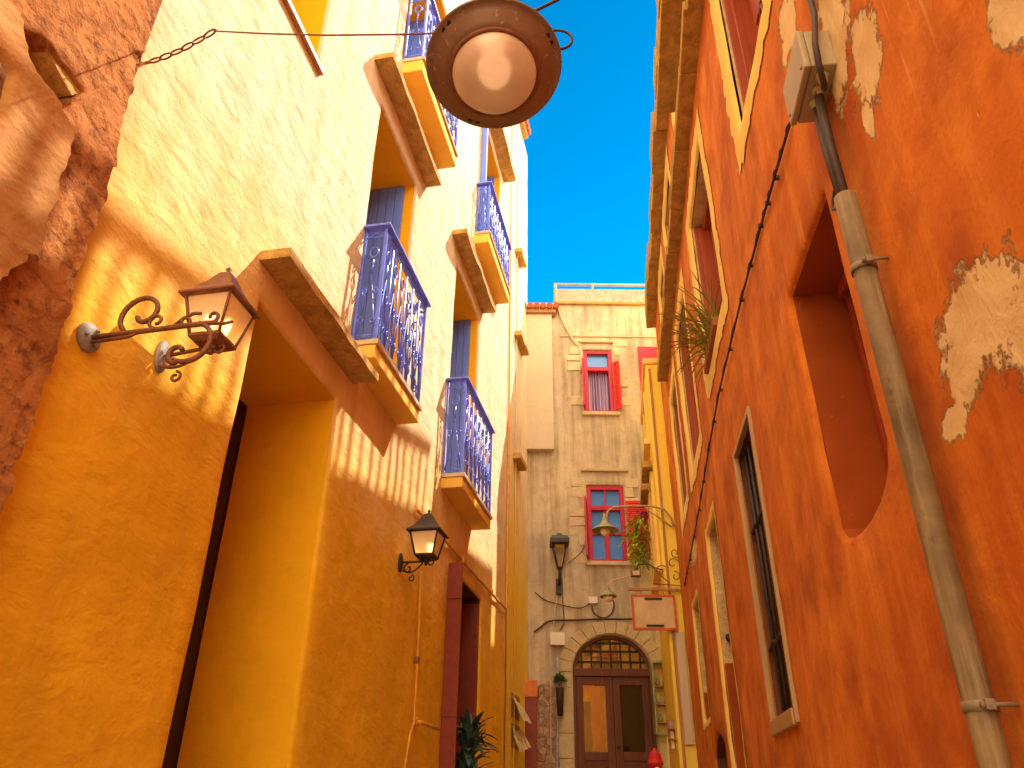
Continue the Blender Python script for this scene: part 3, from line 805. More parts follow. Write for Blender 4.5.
def right_window(key, h, kind):
    z0 = min(p[1] for p in h); z1 = max(p[1] for p in h); u0 = min(p[0] for p in h); u1 = max(p[0] for p in h)
    if kind == 'trim':
        d = -0.34
        rv = reveal('window', M['sandreveal'], orange, RS, h, -0.03, d, 0.12, 0.012)
        sheet('surround', M['yellow_trim'], rv, RS, grow(h, 0.21), [h], 0.07, AMP, SEED, base_off=0.008, wob=0.07)
        f0, f1 = -0.30, -0.14
        mb = MB(RS); w = 0.075
        mb.box(u0 + 0.002, u0 + w, f0, f1, z0, z1, bev=0.006); mb.box(u1 - w, u1 - 0.012, f0, f1 + 0.05, z0, z1 - 0.06, bev=0.006)
        mb.box(u0 + w, u1 - w, f0, f1, z1 - w - 0.02, z1 - 0.014, bev=0.006); mb.box(u0 + w, u1 - w, f0, f1, z0 + 0.004, z0 + w, bev=0.006)
        mb.build('frame', M['red_wood'], rv)
        mb = MB(RS); mb.box(u1 - 0.035, u1 - 0.013, -0.31, -0.045, z0 + 0.005, z1 - 0.02, bev=0.005)
        for q0, q1 in ((z0 + 0.15, (z0 + z1) / 2 - 0.08), ((z0 + z1) / 2 + 0.08, z1 - 0.15)): mb.box(u1 - 0.046, u1 - 0.035, -0.27, -0.09, q0, q1, bev=0.005)
        mb.build('shutter', M['red_wood'], rv)
        um = (u0 + u1) / 2
        for a, b in ((u0 + w, um - 0.005), (um + 0.005, u1 - w)):
            mb = MB(RS); mb.box(a, b, -0.27, -0.215, z0 + w, z1 - w - 0.02)
            mb.box(a + 0.08, b - 0.08, -0.215, -0.20, z0 + w + 0.12, (z0 + z1) / 2 - 0.06, bev=0.006); mb.box(a + 0.08, b - 0.08, -0.215, -0.20, (z0 + z1) / 2 + 0.06, z1 - w - 0.14, bev=0.006)
            mb.build('shutter', M['red_wood'], rv)
        mb = MB(RS); mb.tube([(um, -0.18, z0 + 0.45), (um - 0.04, -0.15, z0 + 0.62), (um + 0.05, -0.16, z0 + 0.66)], 0.014, 6); mb.build('latch', M['rust'], rv)
        return rv
for kk, h in trim.items(): right_window(kk, h, 'trim')

# recess with red frame
h = wins['A']
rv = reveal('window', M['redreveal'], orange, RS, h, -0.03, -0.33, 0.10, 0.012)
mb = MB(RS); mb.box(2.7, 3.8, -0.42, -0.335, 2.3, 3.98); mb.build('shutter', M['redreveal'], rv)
mb = MB(RS)
for o0, o1 in ((-0.335, -0.30), (-0.27, -0.245)):
    mb.box(2.9, 3.62, o0, o1, 3.80, 3.87); 
mb.box(3.60, 3.665, -0.334, -0.29, 2.5, 3.86, bev=0.004)
mb.box(3.52, 3.57, -0.334, -0.30, 2.5, 3.80, bev=0.004); mb.build('frame', M['red_wood'], rv)

M['pale_wood'] = wood('pale_painted_wood', (0.50, 0.31, 0.13), (0.34, 0.19, 0.075))
# barred window with a moulded wooden surround
h = wins['B']; u0, u1, z0, z1 = 5.17, 6.0, 1.88, 3.92
rv = reveal('window', M['brown_wood'], orange, RS, h, -0.03, -0.20)
mb = MB(RS); w = 0.055
mb.box(u0 - 0.02, u0 + 0.015, -0.02, 0.022, z0 - 0.035, z1 + 0.035, bev=0.008); mb.box(u1 - 0.015, u1 + 0.02, -0.02, 0.022, z0 - 0.035, z1 + 0.035, bev=0.008)
mb.box(u0 + 0.015, u1 - 0.015, -0.02, 0.022, z1 - 0.015, z1 + 0.03, bev=0.008); mb.box(u0 + 0.015, u1 - 0.015, -0.02, 0.035, z0 - 0.045, z0 + 0.05, bev=0.008)
mb.build('frame', M['pale_wood'], rv)
mb = MB(RS); planks(mb, u0, u1, -0.24, -0.17, z0, z1, 7); mb.build('shutter', M['brown_wood'], rv)
mb = MB(RS)
for f in (0.2, 0.4, 0.6, 0.8):
    uu = u0 + (u1 - u0) * f; mb.tube([(uu, -0.05, z0 + 0.02), (uu, -0.05, z1 - 0.02)], 0.013, 6)
for f in (0.26, 0.68):
    zz = z0 + (z1 - z0) * f
    mb.tube([(u0 + 0.02, -0.05, zz - 0.03)] + [(u0 + (u1 - u0) * q, -0.05 + (0.02 if i % 2 else 0.0), zz + 0.02 * (-1) ** i) for i, q in enumerate((0.15, 0.3, 0.45, 0.6, 0.75, 0.9))] + [(u1 - 0.02, -0.05, zz)], 0.015, 6)
mb.build('grille', M['dark_iron'], rv)

# openings with rough stone jambs, the lower jamb painted dark red
for key, zs, zb in (('H', 2.72, 0.5), ('I', 2.75, 2.4)):
    h = wins[key]; u0, u1 = h[0][0], h[1][0]; z0, z1 = h[0][1], h[2][1]
    rv = reveal('doorway' if key == 'H' else 'window', M['sandreveal'], orange, RS, h, -0.03, -0.42, 0.09, 0.025)
    mb = MB(RS); mb.box(u1 - 0.05, u1 + 0.01, -0.43, -0.035, zb, zs, bev=0.01, jit=0.004); mb.build('painted_jamb', M['redreveal'], rv)
    mb = MB(RS); mb.box(u0 - 0.1, u1 + 0.1, -0.5, -0.43, z0 - 0.1, z1 + 0.1); mb.build('door' if key == 'H' else 'shutter', M['brown_wood'], rv)
    mb = MB(RS)
    for q in range(9):
        zz = zs + 0.1 + random.random() * (z1 - zs - 0.3); oo = -0.38 + random.random() * 0.3
        mb.lathe([(0.0, -0.012), (0.02 + random.random() * 0.03, -0.004), (0.0, 0.006)], (u1 - 0.02, oo, zz), (1, 0, random.uniform(-.3, .3)), 7)
    mb.build('hole_discs', M['dark_wood'], rv)  # dark discs stand in for shaded holes in the rough stone
    ring = grow(h, 0.06)
    sheet('surround', M['yellow_trim'], rv, RS, grow(h, 0.085), [h], 0.07, AMP, SEED, base_off=0.006, wob=0.04)
h = wins['K']
rv = reveal('doorway', M['brown_wood'], orange, RS, h, -0.03, -0.55, 0.1, 0.01)
mb = MB(RS); mb.box(8.9, 10.25, -0.6, -0.56, 0.3, 2.3); mb.build('door', M['black'], rv)  # black sheet in place of the darkness beyond the arch

# string course and roof cornice in blocks of worn stone
def course(u0, u1, z0, z1, o, name, lens=(0.5, 1.1)):
    mb = MB(RS); u = u0
    while u < u1:
        l = random.uniform(*lens); e = min(u + l, u1); j = lambda s: random.uniform(-s, s)
        mb.box(u + 0.004, e - 0.004, -0.05, o + j(0.02), z0 + j(0.012), z1 + j(0.01), bev=0.012, jit=0.006); u = e
    return mb.build(name, M['cornice'], orange)
course(-2.6, 12.4, 9.36, 9.72, 0.17, 'roof_cornice')
course(-2.6, 11.2, 7.52, 7.66, 0.15, 'string_course')
mb = MB(RS); mb.box(4.6, 6.1, -0.04, 0.3, 8.05, 8.16, bev=0.012); mb.build('balcony_slab', M['cornice'], orange)
mb = MB(RS); mb.box(-2.6, 12.4, -6.9, -0.06, 9.55, 9.66); mb.build('roof', M['tile'], orange)
# roof terrace: parapet wall with a slatted screen on top (set back from the street edge)
def terrace():
    mb = MB(RS)
    prof = [(3.0, 9.95), (5.0, 10.15), (7.0, 10.45), (9.0, 10.62), (11.0, 10.8), (13.0, 10.95), (15.5, 11.0)]
    for (a, za), (b, zb) in zip(prof, prof[1:]):
        if a > 12.3: break
        b2 = min(b, 12.4); zb2 = za + (zb - za) * (b2 - a) / (b - a)
        vs = [(a, -0.2, 9.66), (b2, -0.2, 9.66), (b2, -0.2, zb2), (a, -0.2, za)]
        vs2 = [(p[0], -0.34, p[2]) for p in vs]
        mb.face(vs); mb.face(vs2[::-1])
        for i in range(4): mb.face([vs[i], vs[(i + 1) % 4], vs2[(i + 1) % 4], vs2[i]])
    mb.build('parapet', M['orange'], orange)
    mb = MB(RS); u = 3.0
    def top(u):
        for (a, za), (b, zb) in zip(prof, prof[1:]):
            if a <= u <= b: return za + (zb - za) * (u - a) / (b - a)
        return prof[-1][1]
    while u < 11.6:
        w = random.uniform(0.085, 0.12) if u < 6.4 else random.uniform(0.035, 0.055); mb.box(u, u + w, -0.29, -0.265, top(u) - 0.15, top(u) + 0.80 + random.uniform(-0.1, 0.05)); u += random.uniform(0.20, 0.25)
    mb.tube([(3.0, -0.27, top(3) + 0.90), (11.6, -0.27, top(11.6) + 0.90)], 0.06, 4)
    mb.build('slat_screen', M['tan_wood'], orange)
terrace()

# ------------------------------------------------------------------ right, farther: the yellow house
yel = thing('townhouse', 'bright yellow house standing forward beyond the burnt orange one', 'house', RW, 12.45, 0, 1.1)
mb = MB(RS); mb.box(0, 2.55, -5, 0.25, -1.6, 7.5, bev=0.03); mb.build('wall', M['yellow'], yel)
mb = MB(RS); mb.box(-0.03, 2.55, -5, 0.29, 7.5, 7.62, bev=0.02); mb.build('eave', M['yellow_trim'], yel)
mb = MB(RS); mb.box(0.05, 2.5, -4.5, -0.2, 7.62, 9.7, bev=0.03); mb.build('attic', M['yellow'], yel)
for (u0, u1, z0, z1) in ((0.5, 1.3, 3.9, 5.6), (1.6, 2.4, 3.9, 5.6), (0.5, 1.3, 6.2, 7.2)):
    mb = MB(RS)
    mb.box(u0, u0 + 0.12, 0.24, 0.30, z0, z1, bev=0.01); mb.box(u1 - 0.12, u1, 0.24, 0.30, z0, z1, bev=0.01); mb.box(u0 + 0.12, u1 - 0.12, 0.24, 0.30, z1 - 0.12, z1, bev=0.01); mb.box(u0 - 0.08, u1 + 0.08, 0.24, 0.36, z0 - 0.1, z0, bev=0.01)
    w_ = mb.build('window', M['yellow_trim'], yel)
    mb = MB(RS); mb.box(u0 + 0.12, u1 - 0.12, 0.23, 0.265, z0, z1 - 0.12); mb.build('shutter', M['red_wood'], w_)
# stone slabs that jut from it
mb = MB(RS); mb.box(0.35, 1.15, 0.23, 0.43, 5.62, 5.74, bev=0.015); mb.build('stone_ledge', M['cornice'], yel)
mb = MB(RS); mb.box(1.45, 2.45, 0.23, 0.43, 5.62, 5.74, bev=0.015); mb.build('stone_ledge', M['cornice'], yel)
M['grey_wood'] = wood('greyed_wood', (0.62, 0.50, 0.33), (0.50, 0.39, 0.25))
# trims on the end face that looks down the alley
mb = MB(RS); mb.box(-0.03, 0.01, 0.16, 0.20, 0.6, 7.4, bev=0.01); mb.build('corner_strip', M['tan_wood'], yel)
mb = MB(RS); mb.box(-0.05, 0.01, 0.02, 0.15, 1.15, 2.72, bev=0.01); mb.build('shutter', M['grey_wood'], yel)

# ------------------------------------------------------------------ the house that closes the alley
ES = EW.sgn
endh = thing('townhouse', 'weathered sandstone house closing the alley, with magenta windows and arched door', 'house', EW, 0, 0, 1.3)
Z = -1.3                                                # local z offset of this thing
def arch(x0, x1, zs, zt, zb, n=18):
    c = (x0 + x1) / 2; rx = (x1 - x0) / 2
    return [(x0, zb), (x1, zb)] + [(c + rx * math.cos(math.pi * i / n), zs + (zt - zs) * math.sin(math.pi * i / n)) for i in range(n + 1)]
adoor = arch(1.17, 2.63, 3.66 + Z, 4.33 + Z, 0.15)
lwin = rect(1.56, 2.32, 5.73 + Z, 7.33 + Z); uwin = rect(1.61, 2.25, 9.02 + Z, 10.62 + Z)
sheet('wall', M['endwall'], endh, ES, rect(-1.2, 3.4, -0.5, 11.9 + Z), [adoor, lwin, uwin], 0.13, 0.02, 41.0)
mb = MB(ES); mb.box(-1.2, 3.4, -6, -0.5, -0.5, 11.85 + Z); mb.build('rear_wall', M['endwall'], endh)
mb = MB(ES); mb.box(0.98, 3.4, -0.5, 0.05, 11.9 + Z, 12.28 + Z, bev=0.02); mb.build('parapet', M['parapet'], endh)
mb = MB(ES); mb.box(0.98, 3.4, -0.5, 0.07, 11.84 + Z, 11.90 + Z, bev=0.015); mb.build('roof_cornice', M['cornice'], endh)
mb = MB(ES); mb.tube([(0.98, -0.05, 12.47 + Z), (3.4, -0.05, 12.47 + Z)], 0.035, 6)
for x in (1.0, 1.9, 3.3): mb.tube([(x, -0.05, 12.2 + Z), (x, -0.05, 12.5 + Z)], 0.03, 6)
mb.build('roof_railing', M['parapet'], endh)
# quoins round the windows, lintels, sills
mb = MB(ES)
random.seed(12)
for (x0, x1, z0, z1) in ((1.56, 2.32, 5.73, 7.33), (1.61, 2.25, 9.02, 10.62)):
    z = z0 - 0.05
    while z < z1 + 0.1:
        h_ = random.uniform(0.17, 0.24)
        for sgn2 in (-1, 1):
            l = random.choice((0.16, 0.34, 0.28)); e = x0 - 0.035 if sgn2 < 0 else x1 + 0.035
            a, b = (e - l, e) if sgn2 < 0 else (e, e + l)
            if random.random() < 0.72:
                mb = MB(ES); mb.box(a, b, -0.03, 0.016 + random.uniform(0, 0.012), z + Z, z + h_ - 0.014 + Z, bev=0.008, jit=0.012); mb.build('quoin_stone', M['quoin'], endh)
        z += h_
mb = MB(ES)
mb.box(1.46, 2.44, -0.02, 0.07, 7.62 + Z, 7.68 + Z, bev=0.01); mb.build('lintel', M['archstone'], endh); mb = MB(ES); mb.box(1.50, 2.30, -0.02, 0.06, 10.78 + Z, 10.84 + Z, bev=0.01); mb.build('lintel', M['archstone'], endh); mb = MB(ES); mb.box(1.1, 3.3, -0.02, 0.03, 10.95 + Z, 10.985 + Z, bev=0.006)
mb.build('string_course', M['archstone'], endh)
def end_window(h, rows, curtain, leaf):
    (x0, z0), (x1, z1) = h[0], h[2]
    rv = reveal('window', M['quoin'], endh, ES, h, -0.03, -0.2, 0.12)
    mb = MB(ES); w = 0.085; zt = z1 - (z1 - z0) * 0.30
    mb.box(x0 + 0.002, x0 + w, -0.16, -0.04, z0, z1, bev=0.008); mb.box(x1 - w, x1 - 0.002, -0.16, -0.04, z0, z1, bev=0.008)
    mb.box(x0 + w, x1 - w, -0.16, -0.04, z1 - w, z1 - 0.002, bev=0.008); mb.box(x0 + w, x1 - w, -0.16, -0.04, z0, z0 + 0.06, bev=0.008)
    mb.box(x0 + w, x1 - w, -0.16, -0.035, zt - 0.05, zt + 0.05, bev=0.008)
    if not curtain: mb.box((x0 + x1) / 2 - 0.045, (x0 + x1) / 2 + 0.045, -0.15, -0.06, z0 + 0.06, zt - 0.05, bev=0.006); mb.box((x0 + x1) / 2 - 0.015, (x0 + x1) / 2 + 0.015, -0.15, -0.07, zt + 0.05, z1 - w)
    if not curtain: mb.box(x0 + w, x1 - w, -0.145, -0.075, zt - 0.55, zt - 0.51)
    mb.build('frame', M['magenta'], rv)
    mb = MB(ES); mb.box(x0 + w, x1 - w, -0.14, -0.13, (zt + 0.04) if curtain else z0 + 0.04, z1 - w + 0.01); mb.build('pane', M['blue_pane'], rv)
    if curtain:
        mb = MB(ES); n = 40; A = []; B = []
        for i in range(n + 1):
            x = x0 + w + (x1 - x0 - 2 * w) * i / n; o = -0.19 + 0.025 * math.sin(i * 1.25) + 0.01 * math.sin(i * 0.5)
            A.append(mb.v((x, o, z0 + 0.05))); B.append(mb.v((x, o, zt)))
        for i in range(n): mb.bm.faces.new((A[i], A[i + 1], B[i + 1], B[i]))
        mb.build('curtain', M['curtain'], rv, smooth=True)
        mb = MB(ES); mb.box(x0, x1, -0.3, -0.25, z0, z1); mb.build('dark_room', M['black'], rv)
    mb = MB(ES); mb.box(x0 - 0.08, x1 + 0.1, -0.03, 0.075, z0 - 0.09, z0 - 0.012, bev=0.01); mb.build('sill', M['quoin'], rv)
    return rv
kk = NT('lilac_curtain')
M['curtain'] = kk.done(kk.mix(kk.ramp(kk.noise(1.0, 2, vec=kk.mapped((30, 30, 0.3))), [(0.4, 0), (0.6, 1)]), (0.52, 0.40, 0.62), (0.16, 0.10, 0.26)), 0.9)
w1 = end_window(lwin, 2, False, True)
def leaf(parent, x, o, ang, wid, z0, z1, mat):
    """a louvred shutter leaf hinged at x, opened by ang degrees from the wall plane"""
    c, s = math.cos(R(ang)), math.sin(R(ang))
    mb = MB(ES)
    P = lambda a, b, z: (x + c * a - s * b, o + s * a + c * b, z)
    def bx(a0, a1, b0, b1, q0, q1):
        vs = [mb.v(P(a, b, z)) for a in (a0, a1) for b in (b0, b1) for z in (q0, q1)]
        for q in ((0, 1, 3, 2), (4, 6, 7, 5), (0, 4, 5, 1), (2, 3, 7, 6), (0, 2, 6, 4), (1, 5, 7, 3)): mb.bm.faces.new([vs[i] for i in q])
    e = 0.055 * (1 if wid > 0 else -1)
    bx(0, e, 0, 0.035, z0, z1); bx(wid - e, wid, 0, 0.035, z0, z1)
    for z in (z0, (z0 + z1) / 2 - 0.03, z1 - 0.06): bx(e, wid - e, 0, 0.035, z, z + 0.06)
    z = z0 + 0.07
    while z < z1 - 0.09: bx(e, wid - e, 0.006, 0.026, z, z + 0.03); z += 0.042
    bx(e, wid - e, 0.001, 0.006, z0, z1)
    return mb.build('shutter', mat, parent)
leaf(w1, 1.555, 0.03, 100, 0.34, 5.75 + Z, 6.95 + Z, M['magenta'])
leaf(w1, 2.335, 0.03, 4, 0.42, 5.75 + Z, 6.97 + Z, M['red_paint'])
w2 = end_window(uwin, 2, True, True)
leaf(w2, 1.605, 0.03, 97, 0.3, 9.05 + Z, 10.2 + Z, M['magenta'])
leaf(w2, 2.26, 0.03, 35, 0.16, 9.05 + Z, 10.25 + Z, M['red_paint'])
w3p = MB(ES); w3p.box(2.85, 3.3, -0.02, 0.03, 9.35 + Z, 10.7 + Z, bev=0.01); w3 = w3p.build('window', M['magenta'], endh)
# arched entrance
mb = MB(ES); n = 13; cx_, rx = 1.90, 0.74
for i in range(n):
    a0, a1 = math.pi * i / n, math.pi * (i + 1) / n
    pts = []
    for (rr, aa) in ((1.02, a0 + 0.008), (1.36, a0 + 0.008), (1.36, a1 - 0.008), (1.02, a1 - 0.008)):
        pts.append((cx_ + rx * rr * math.cos(aa), 3.66 + Z + 0.68 * rr * math.sin(aa)))
    f = [(p[0], 0.035, p[1]) for p in pts]; b = [(p[0], -0.03, p[1]) for p in pts]
    mb.face(f)
    for q in range(4): mb.face([f[q], f[(q + 1) % 4], b[(q + 1) % 4], b[q]])
for x0, x1 in ((0.93, 1.15), (2.65, 2.795)):
    z = 0.0
    while z < 3.6 + Z:
        h_ = random.uniform(0.28, 0.42); e = min(z + h_, 3.65 + Z)
        mb.box(x0 + random.uniform(-0.05, 0.03) if x0 < 2 else x0, x1 if x0 < 2 else x1, -0.03, 0.035, z, e - 0.008, bev=0.008, jit=0.004); z += h_
mb.build('door_surround', M['archstone'], endh)
rv = reveal('entrance', M['archstone'], endh, ES, adoor, -0.03, -0.22, 0.12)
mb = MB(ES); mb.box(1.16, 2.64, -0.2, -0.08, 3.60 + Z, 3.74 + Z, bev=0.012); mb.box(1.165, 1.225, -0.2, -0.09, 0.1, 3.6 + Z, bev=0.008); mb.box(2.575, 2.635, -0.2, -0.09, 0.1, 3.6 + Z, bev=0.008)
for i in range(18):
    a0, a1 = math.pi * i / 18, math.pi * (i + 1) / 18
    q = [(cx_ + 0.735 * s_ * math.cos(a_), 3.66 + Z + 0.675 * s_ * math.sin(a_)) for s_, a_ in ((0.92, a0), (0.997, a0), (0.997, a1), (0.92, a1))]
    f = [(p[0], -0.09, p[1]) for p in q]; b = [(p[0], -0.2, p[1]) for p in q]; mb.face(f); mb.face([f[0], f[3], b[3], b[0]])
mb.build('frame', M['brown_wood'], rv)
for x0, x1, pm in ((1.228, 1.896, 'mirror_pane'), (1.904, 2.572, 'dark_pane')):
    mb = MB(ES); zt, zb, zm = 3.595 + Z, 0.12, 2.3 + Z
    mb.box(x0, x0 + 0.13, -0.18, -0.12, zb, zt, bev=0.008); mb.box(x1 - 0.13, x1, -0.18, -0.12, zb, zt, bev=0.008)
    mb.box(x0 + 0.13, x1 - 0.13, -0.18, -0.12, zt - 0.14, zt, bev=0.008); mb.box(x0 + 0.13, x1 - 0.13, -0.18, -0.12, zm - 0.1, zm + 0.04, bev=0.008); mb.box(x0 + 0.13, x1 - 0.13, -0.18, -0.12, zb, zb + 0.2, bev=0.008)
    mb.box(x0 + 0.13, x1 - 0.13, -0.17, -0.14, zb + 0.2, zm - 0.1); mb.box(x0 + 0.19, x1 - 0.19, -0.14, -0.128, zb + 0.28, zm - 0.18, bev=0.012)
    d_ = mb.build('door', M['brown_wood'], rv)
    mb = MB(ES); mb.box(x0 + 0.12, x1 - 0.12, -0.158, -0.15, zm + 0.03, zt - 0.13); mb.build('pane', M[pm], rv)
mb = MB(ES); mb.lathe([(0.0, 0), (0.012, 0.0), (0.012, 0.03), (0.03, 0.04), (0.03, 0.06), (0.0, 0.07)], (1.955, -0.12, 2.42 + Z), (0, 1, 0), 12); mb.build('handle', M['dark_iron'], rv)
mb = MB(ES); mb.face([(p[0], -0.17, p[1]) for p in adoor if p[1] >= 3.66 + Z - 1e-6]); mb.build('fanlight', M['fan'] if 'fan' in M else M['mirror_pane'], rv)
mb = MB(ES)
for i in range(1, 8):
    x = 1.17 + 1.46 * i / 8; zt = 3.66 + 0.67 * math.sqrt(max(0, 1 - ((x - 1.9) / 0.73) ** 2)); mb.tube([(x, -0.11, 3.70 + Z), (x, -0.11, zt + Z)], 0.012, 6)
for zz in (3.86, 4.05, 4.2):
    wdt = 0.72 * math.sqrt(max(0, 1 - ((zz - 3.66) / 0.67) ** 2)); mb.tube([(1.9 - wdt, -0.105, zz + Z), (1.9 + wdt, -0.105, zz + Z)], 0.012, 6)
mb.build('grille', M['dark_iron'], rv)
# bare rubble at the foot of the wall
p = [at(EW, *q, 0.02) for q in ((534, 690), (541, 684), (548, 680), (553, 688), (557, 705), (559, 740), (560, 800), (534, 800))]
sheet('bare_masonry', M['rubble'], endh, ES, [(a, b + Z) for a, b in p], [], 0.05, 0.03, 41.0, base_off=0.014, wob=0.04)

# pale upper annex with a tiled eave, left of it
ann = thing('annex', 'pale rendered upper storey jutting out under a red tiled eave, left of the sandstone house', 'house', EW, 0.2, 0, 8.07)
mb = MB(ES); mb.box(-1.2, 0.70, -0.3, 0.14, 0, 3.42, bev=0.015); mb.build('wall', M['pale'], ann)
mb = MB(ES); mb.box(-1.2, 0.80, -0.3, 0.22, 3.42, 3.52, bev=0.01); mb.build('eave', M['tan_wood'], ann)
mb = MB(ES)
x = -1.15
while x < 0.84: mb.tube([(x, 0.3, 3.56), (x, -0.5, 3.78)], 0.07, 8); x += 0.15
mb.build('roof_tiles', M['tile'], ann)

# ------------------------------------------------------------------ small things
random.seed(5)
# --- wall lanterns
def lantern(name, label, u, z, off, hw, h, iron, plate_du, plate_z, group, bulb=True, yaw=0):
    """square tapered lantern on a scrolled bracket; u, z = middle of its foot"""
    t = thing(name, label, 'lantern', LW, u, 0, z, group)
    mb = MB(LS)                                        # cage
    b, tp = hw * 0.56, hw * 0.86; zg = h * 0.60
    mb.frustum4((0, off, 0), [(b * 0.8, -0.02), (b * 1.08, 0.0), (b * 1.08, 0.018)])
    for sx, sy in ((-1, -1), (1, -1), (1, 1), (-1, 1)):
        mb.tube([(sx * b, off + sy * b, 0.01), (sx * tp, off + sy * tp, zg)], 0.010, 4)
    for s_ in (-1, 1):
        mb.tube([(-tp, off + s_ * tp, zg), (tp, off + s_ * tp, zg)], 0.010, 4); mb.tube([(s_ * tp, off - tp, zg), (s_ * tp, off + tp, zg)], 0.010, 4)
    cage = mb.build('cage', iron, t)
    mb = MB(LS)
    mb.frustum4((0, off, zg), [(hw * 1.06, 0.0), (hw * 1.06, 0.012), (hw * 0.74, h * 0.16), (hw * 0.46, h * 0.33), (hw * 0.22, h * 0.52)])
    mb.lathe([(0.012, 0.0), (0.022, 0.012), (0.010, 0.026), (0.018, 0.042), (0.0, 0.062)], (0, off, zg + h * 0.51), n=12)
    mb.build('roof', iron, t)
    for i, (sx, sy) in enumerate(((0, -1), (1, 0), (0, 1), (-1, 0))):
        mb = MB(LS)
        P = lambda s_, k_, r_, z_: (sx * r_ + (-sy) * s_ * k_, off + sy * r_ + sx * s_ * k_, z_)
        e = 0.004
        A = [P(-1, b * 0.95, b - e, 0.018), P(1, b * 0.95, b - e, 0.018), P(1, tp * 0.95, tp - e, zg - 0.006), P(-1, tp * 0.95, tp - e, zg - 0.006)]
        B = [P(-1, b * 0.95, b - e - 0.004, 0.018), P(1, b * 0.95, b - e - 0.004, 0.018), P(1, tp * 0.95, tp - e - 0.004, zg - 0.006), P(-1, tp * 0.95, tp - e - 0.004, zg - 0.006)]
        mb.face(A); mb.face(B[::-1])
        for q in range(4): mb.face([A[q], A[(q + 1) % 4], B[(q + 1) % 4], B[q]])
        mb.build('pane', M['milk'], t)
    mb = MB(LS); mb.lathe([(0.0, 0), (0.018, 0.0), (0.018, 0.05), (0.032, 0.085), (0.028, 0.12), (0.0, 0.14)], (0, off, 0.02), n=14); mb.build('bulb', M['bulb'], t)
    mb = MB(LS)                                        # wall plate
    mb.lathe([(0.0, 0.0), (0.052, 0.0), (0.052, 0.012), (0.038, 0.022), (0.0, 0.024)], (plate_du, 0.0, plate_z), (0, 1, 0), 20)
    for v_ in mb.bm.verts: v_.co.z = plate_z + (v_.co.z - plate_z) * 1.9
    mb.build('wall_plate', M['grey_metal'] if iron is M['rust'] else iron, t)
    mb = MB(LS); r = 0.011; pz = plate_z
    d = plate_du
    mb.tube([(d, 0.02, pz), (d * .5, off * 0.5, pz + 0.005), (0, off, pz + 0.01)], r, 8)
    mb.tube([(0, off, pz - 0.03), (0, off, -0.015)], r * 1.5, 8)
    mb.lathe([(0.0, -0.02), (0.034, -0.015), (0.04, 0.0), (0.034, 0.015), (0.0, 0.02)], (0, off, -0.03), n=14)
    mb.tube([(0, a_, b_) for a_, b_ in spiral((off * 0.30, pz - 0.055), 0.05, 0.014, 95, 460)], r * 0.75, 6)
    mb.tube([(0, off * 0.08 + (off * 0.8) * q, pz - 0.075 - 0.05 * math.sin(math.pi * q) + 0.07 * q) for q in [i / 12 for i in range(13)]], r * 0.8, 6)
    mb.tube([(0, a_, b_) for a_, b_ in spiral((off * 0.45, pz - 0.155), 0.034, 0.01, 90, -300)], r * 0.75, 6)
    mb.tube([(0, a_, b_) for a_, b_ in spiral((off + 0.055, pz + 0.0), 0.035, 0.01, 180, 520)], r * 0.7, 6)
    mb.build('bracket', iron, t)
    return t
lantern('wall_lantern', 'rusty wall lantern with frosted panes beside the scrolled iron bracket', 3.13, 3.53, 0.31, 0.150, 0.40, M['rust'], 0.03, -0.035, 'lanterns on the ochre wall')
lantern('wall_lantern', 'small dark wall lantern left of the red brown shutter', 7.33, 3.60, 0.26, 0.165, 0.40, M['dark_iron'], -0.03, -0.05, 'lanterns on the ochre wall')

# --- scrolled sign bracket (bare) on the ochre wall
t = thing('sign_bracket', 'rusty scrolled iron arm on a round plate, carrying nothing, by the old stone house', 'bracket', LW, 2.64, 0, 3.29)
mb = MB(LS); mb.lathe([(0.0, 0.0), (0.072, 0.0), (0.072, 0.016), (0.06, 0.028), (0.0, 0.03)], (0, 0.0, 0), (0, 1, 0), 24)
for a_ in (70, 190, 310): mb.lathe([(0.0, 0.03), (0.010, 0.03), (0.008, 0.04), (0.0, 0.042)], (0.045 * math.cos(R(a_)), 0, 0.045 * math.sin(R(a_))), (0, 1, 0), 8)
mb.build('wall_plate', M['grey_metal'], t)
mb = MB(LS)
mb.tube([(0, 0.02, 0.0), (0, 0.25, 0.004), (0, 0.5, 0.01), (0, 0.66, 0.012)], 0.013, 8); mb.tube([(0, 0.03, -0.028), (0, 0.22, -0.018), (0, 0.26, 0.0)], 0.009, 6)
mb.tube([(0, 0.60, 0.012), (0, 0.70, 0.0), (0, 0.74, 0.006)], 0.008, 6)
mb.build('arm', M['rust'], t)
mb = MB(LS); rr = 0.0125
mb.tube([(0, 0.19, 0.01), (0, 0.155, 0.06)] + [(0, a_, b_) for a_, b_ in spiral((0.265, 0.105), 0.115, 0.03, 190, -150, 26)], rr, 8)
mb.build('scroll', M['rust'], t)
mb = MB(LS); mb.tube([(0, a_, b_) for a_, b_ in spiral((0.345, 0.055), 0.040, 0.016, 270, -90, 20)], rr * 0.7, 6); mb.build('scroll', M['rust'], t)
mb = MB(LS); mb.tube([(0, 0.44, 0.012), (0, 0.48, 0.05), (0, 0.53, 0.075), (0, 0.57, 0.07)], rr * 0.7, 6); mb.tube([(0, a_, b_) for a_, b_ in spiral((0.505, 0.035), 0.028, 0.012, 120, 480, 18)], rr * 0.6, 6); mb.build('scroll', M['rust'], t)
mb = MB(LS); mb.tube([(0, 0.6, 0.02)] + [(0, a_, b_) for a_, b_ in spiral((0.635, 0.045), 0.03, 0.014, 250, 560, 20)], rr * 0.7, 6); mb.build('scroll', M['rust'], t)
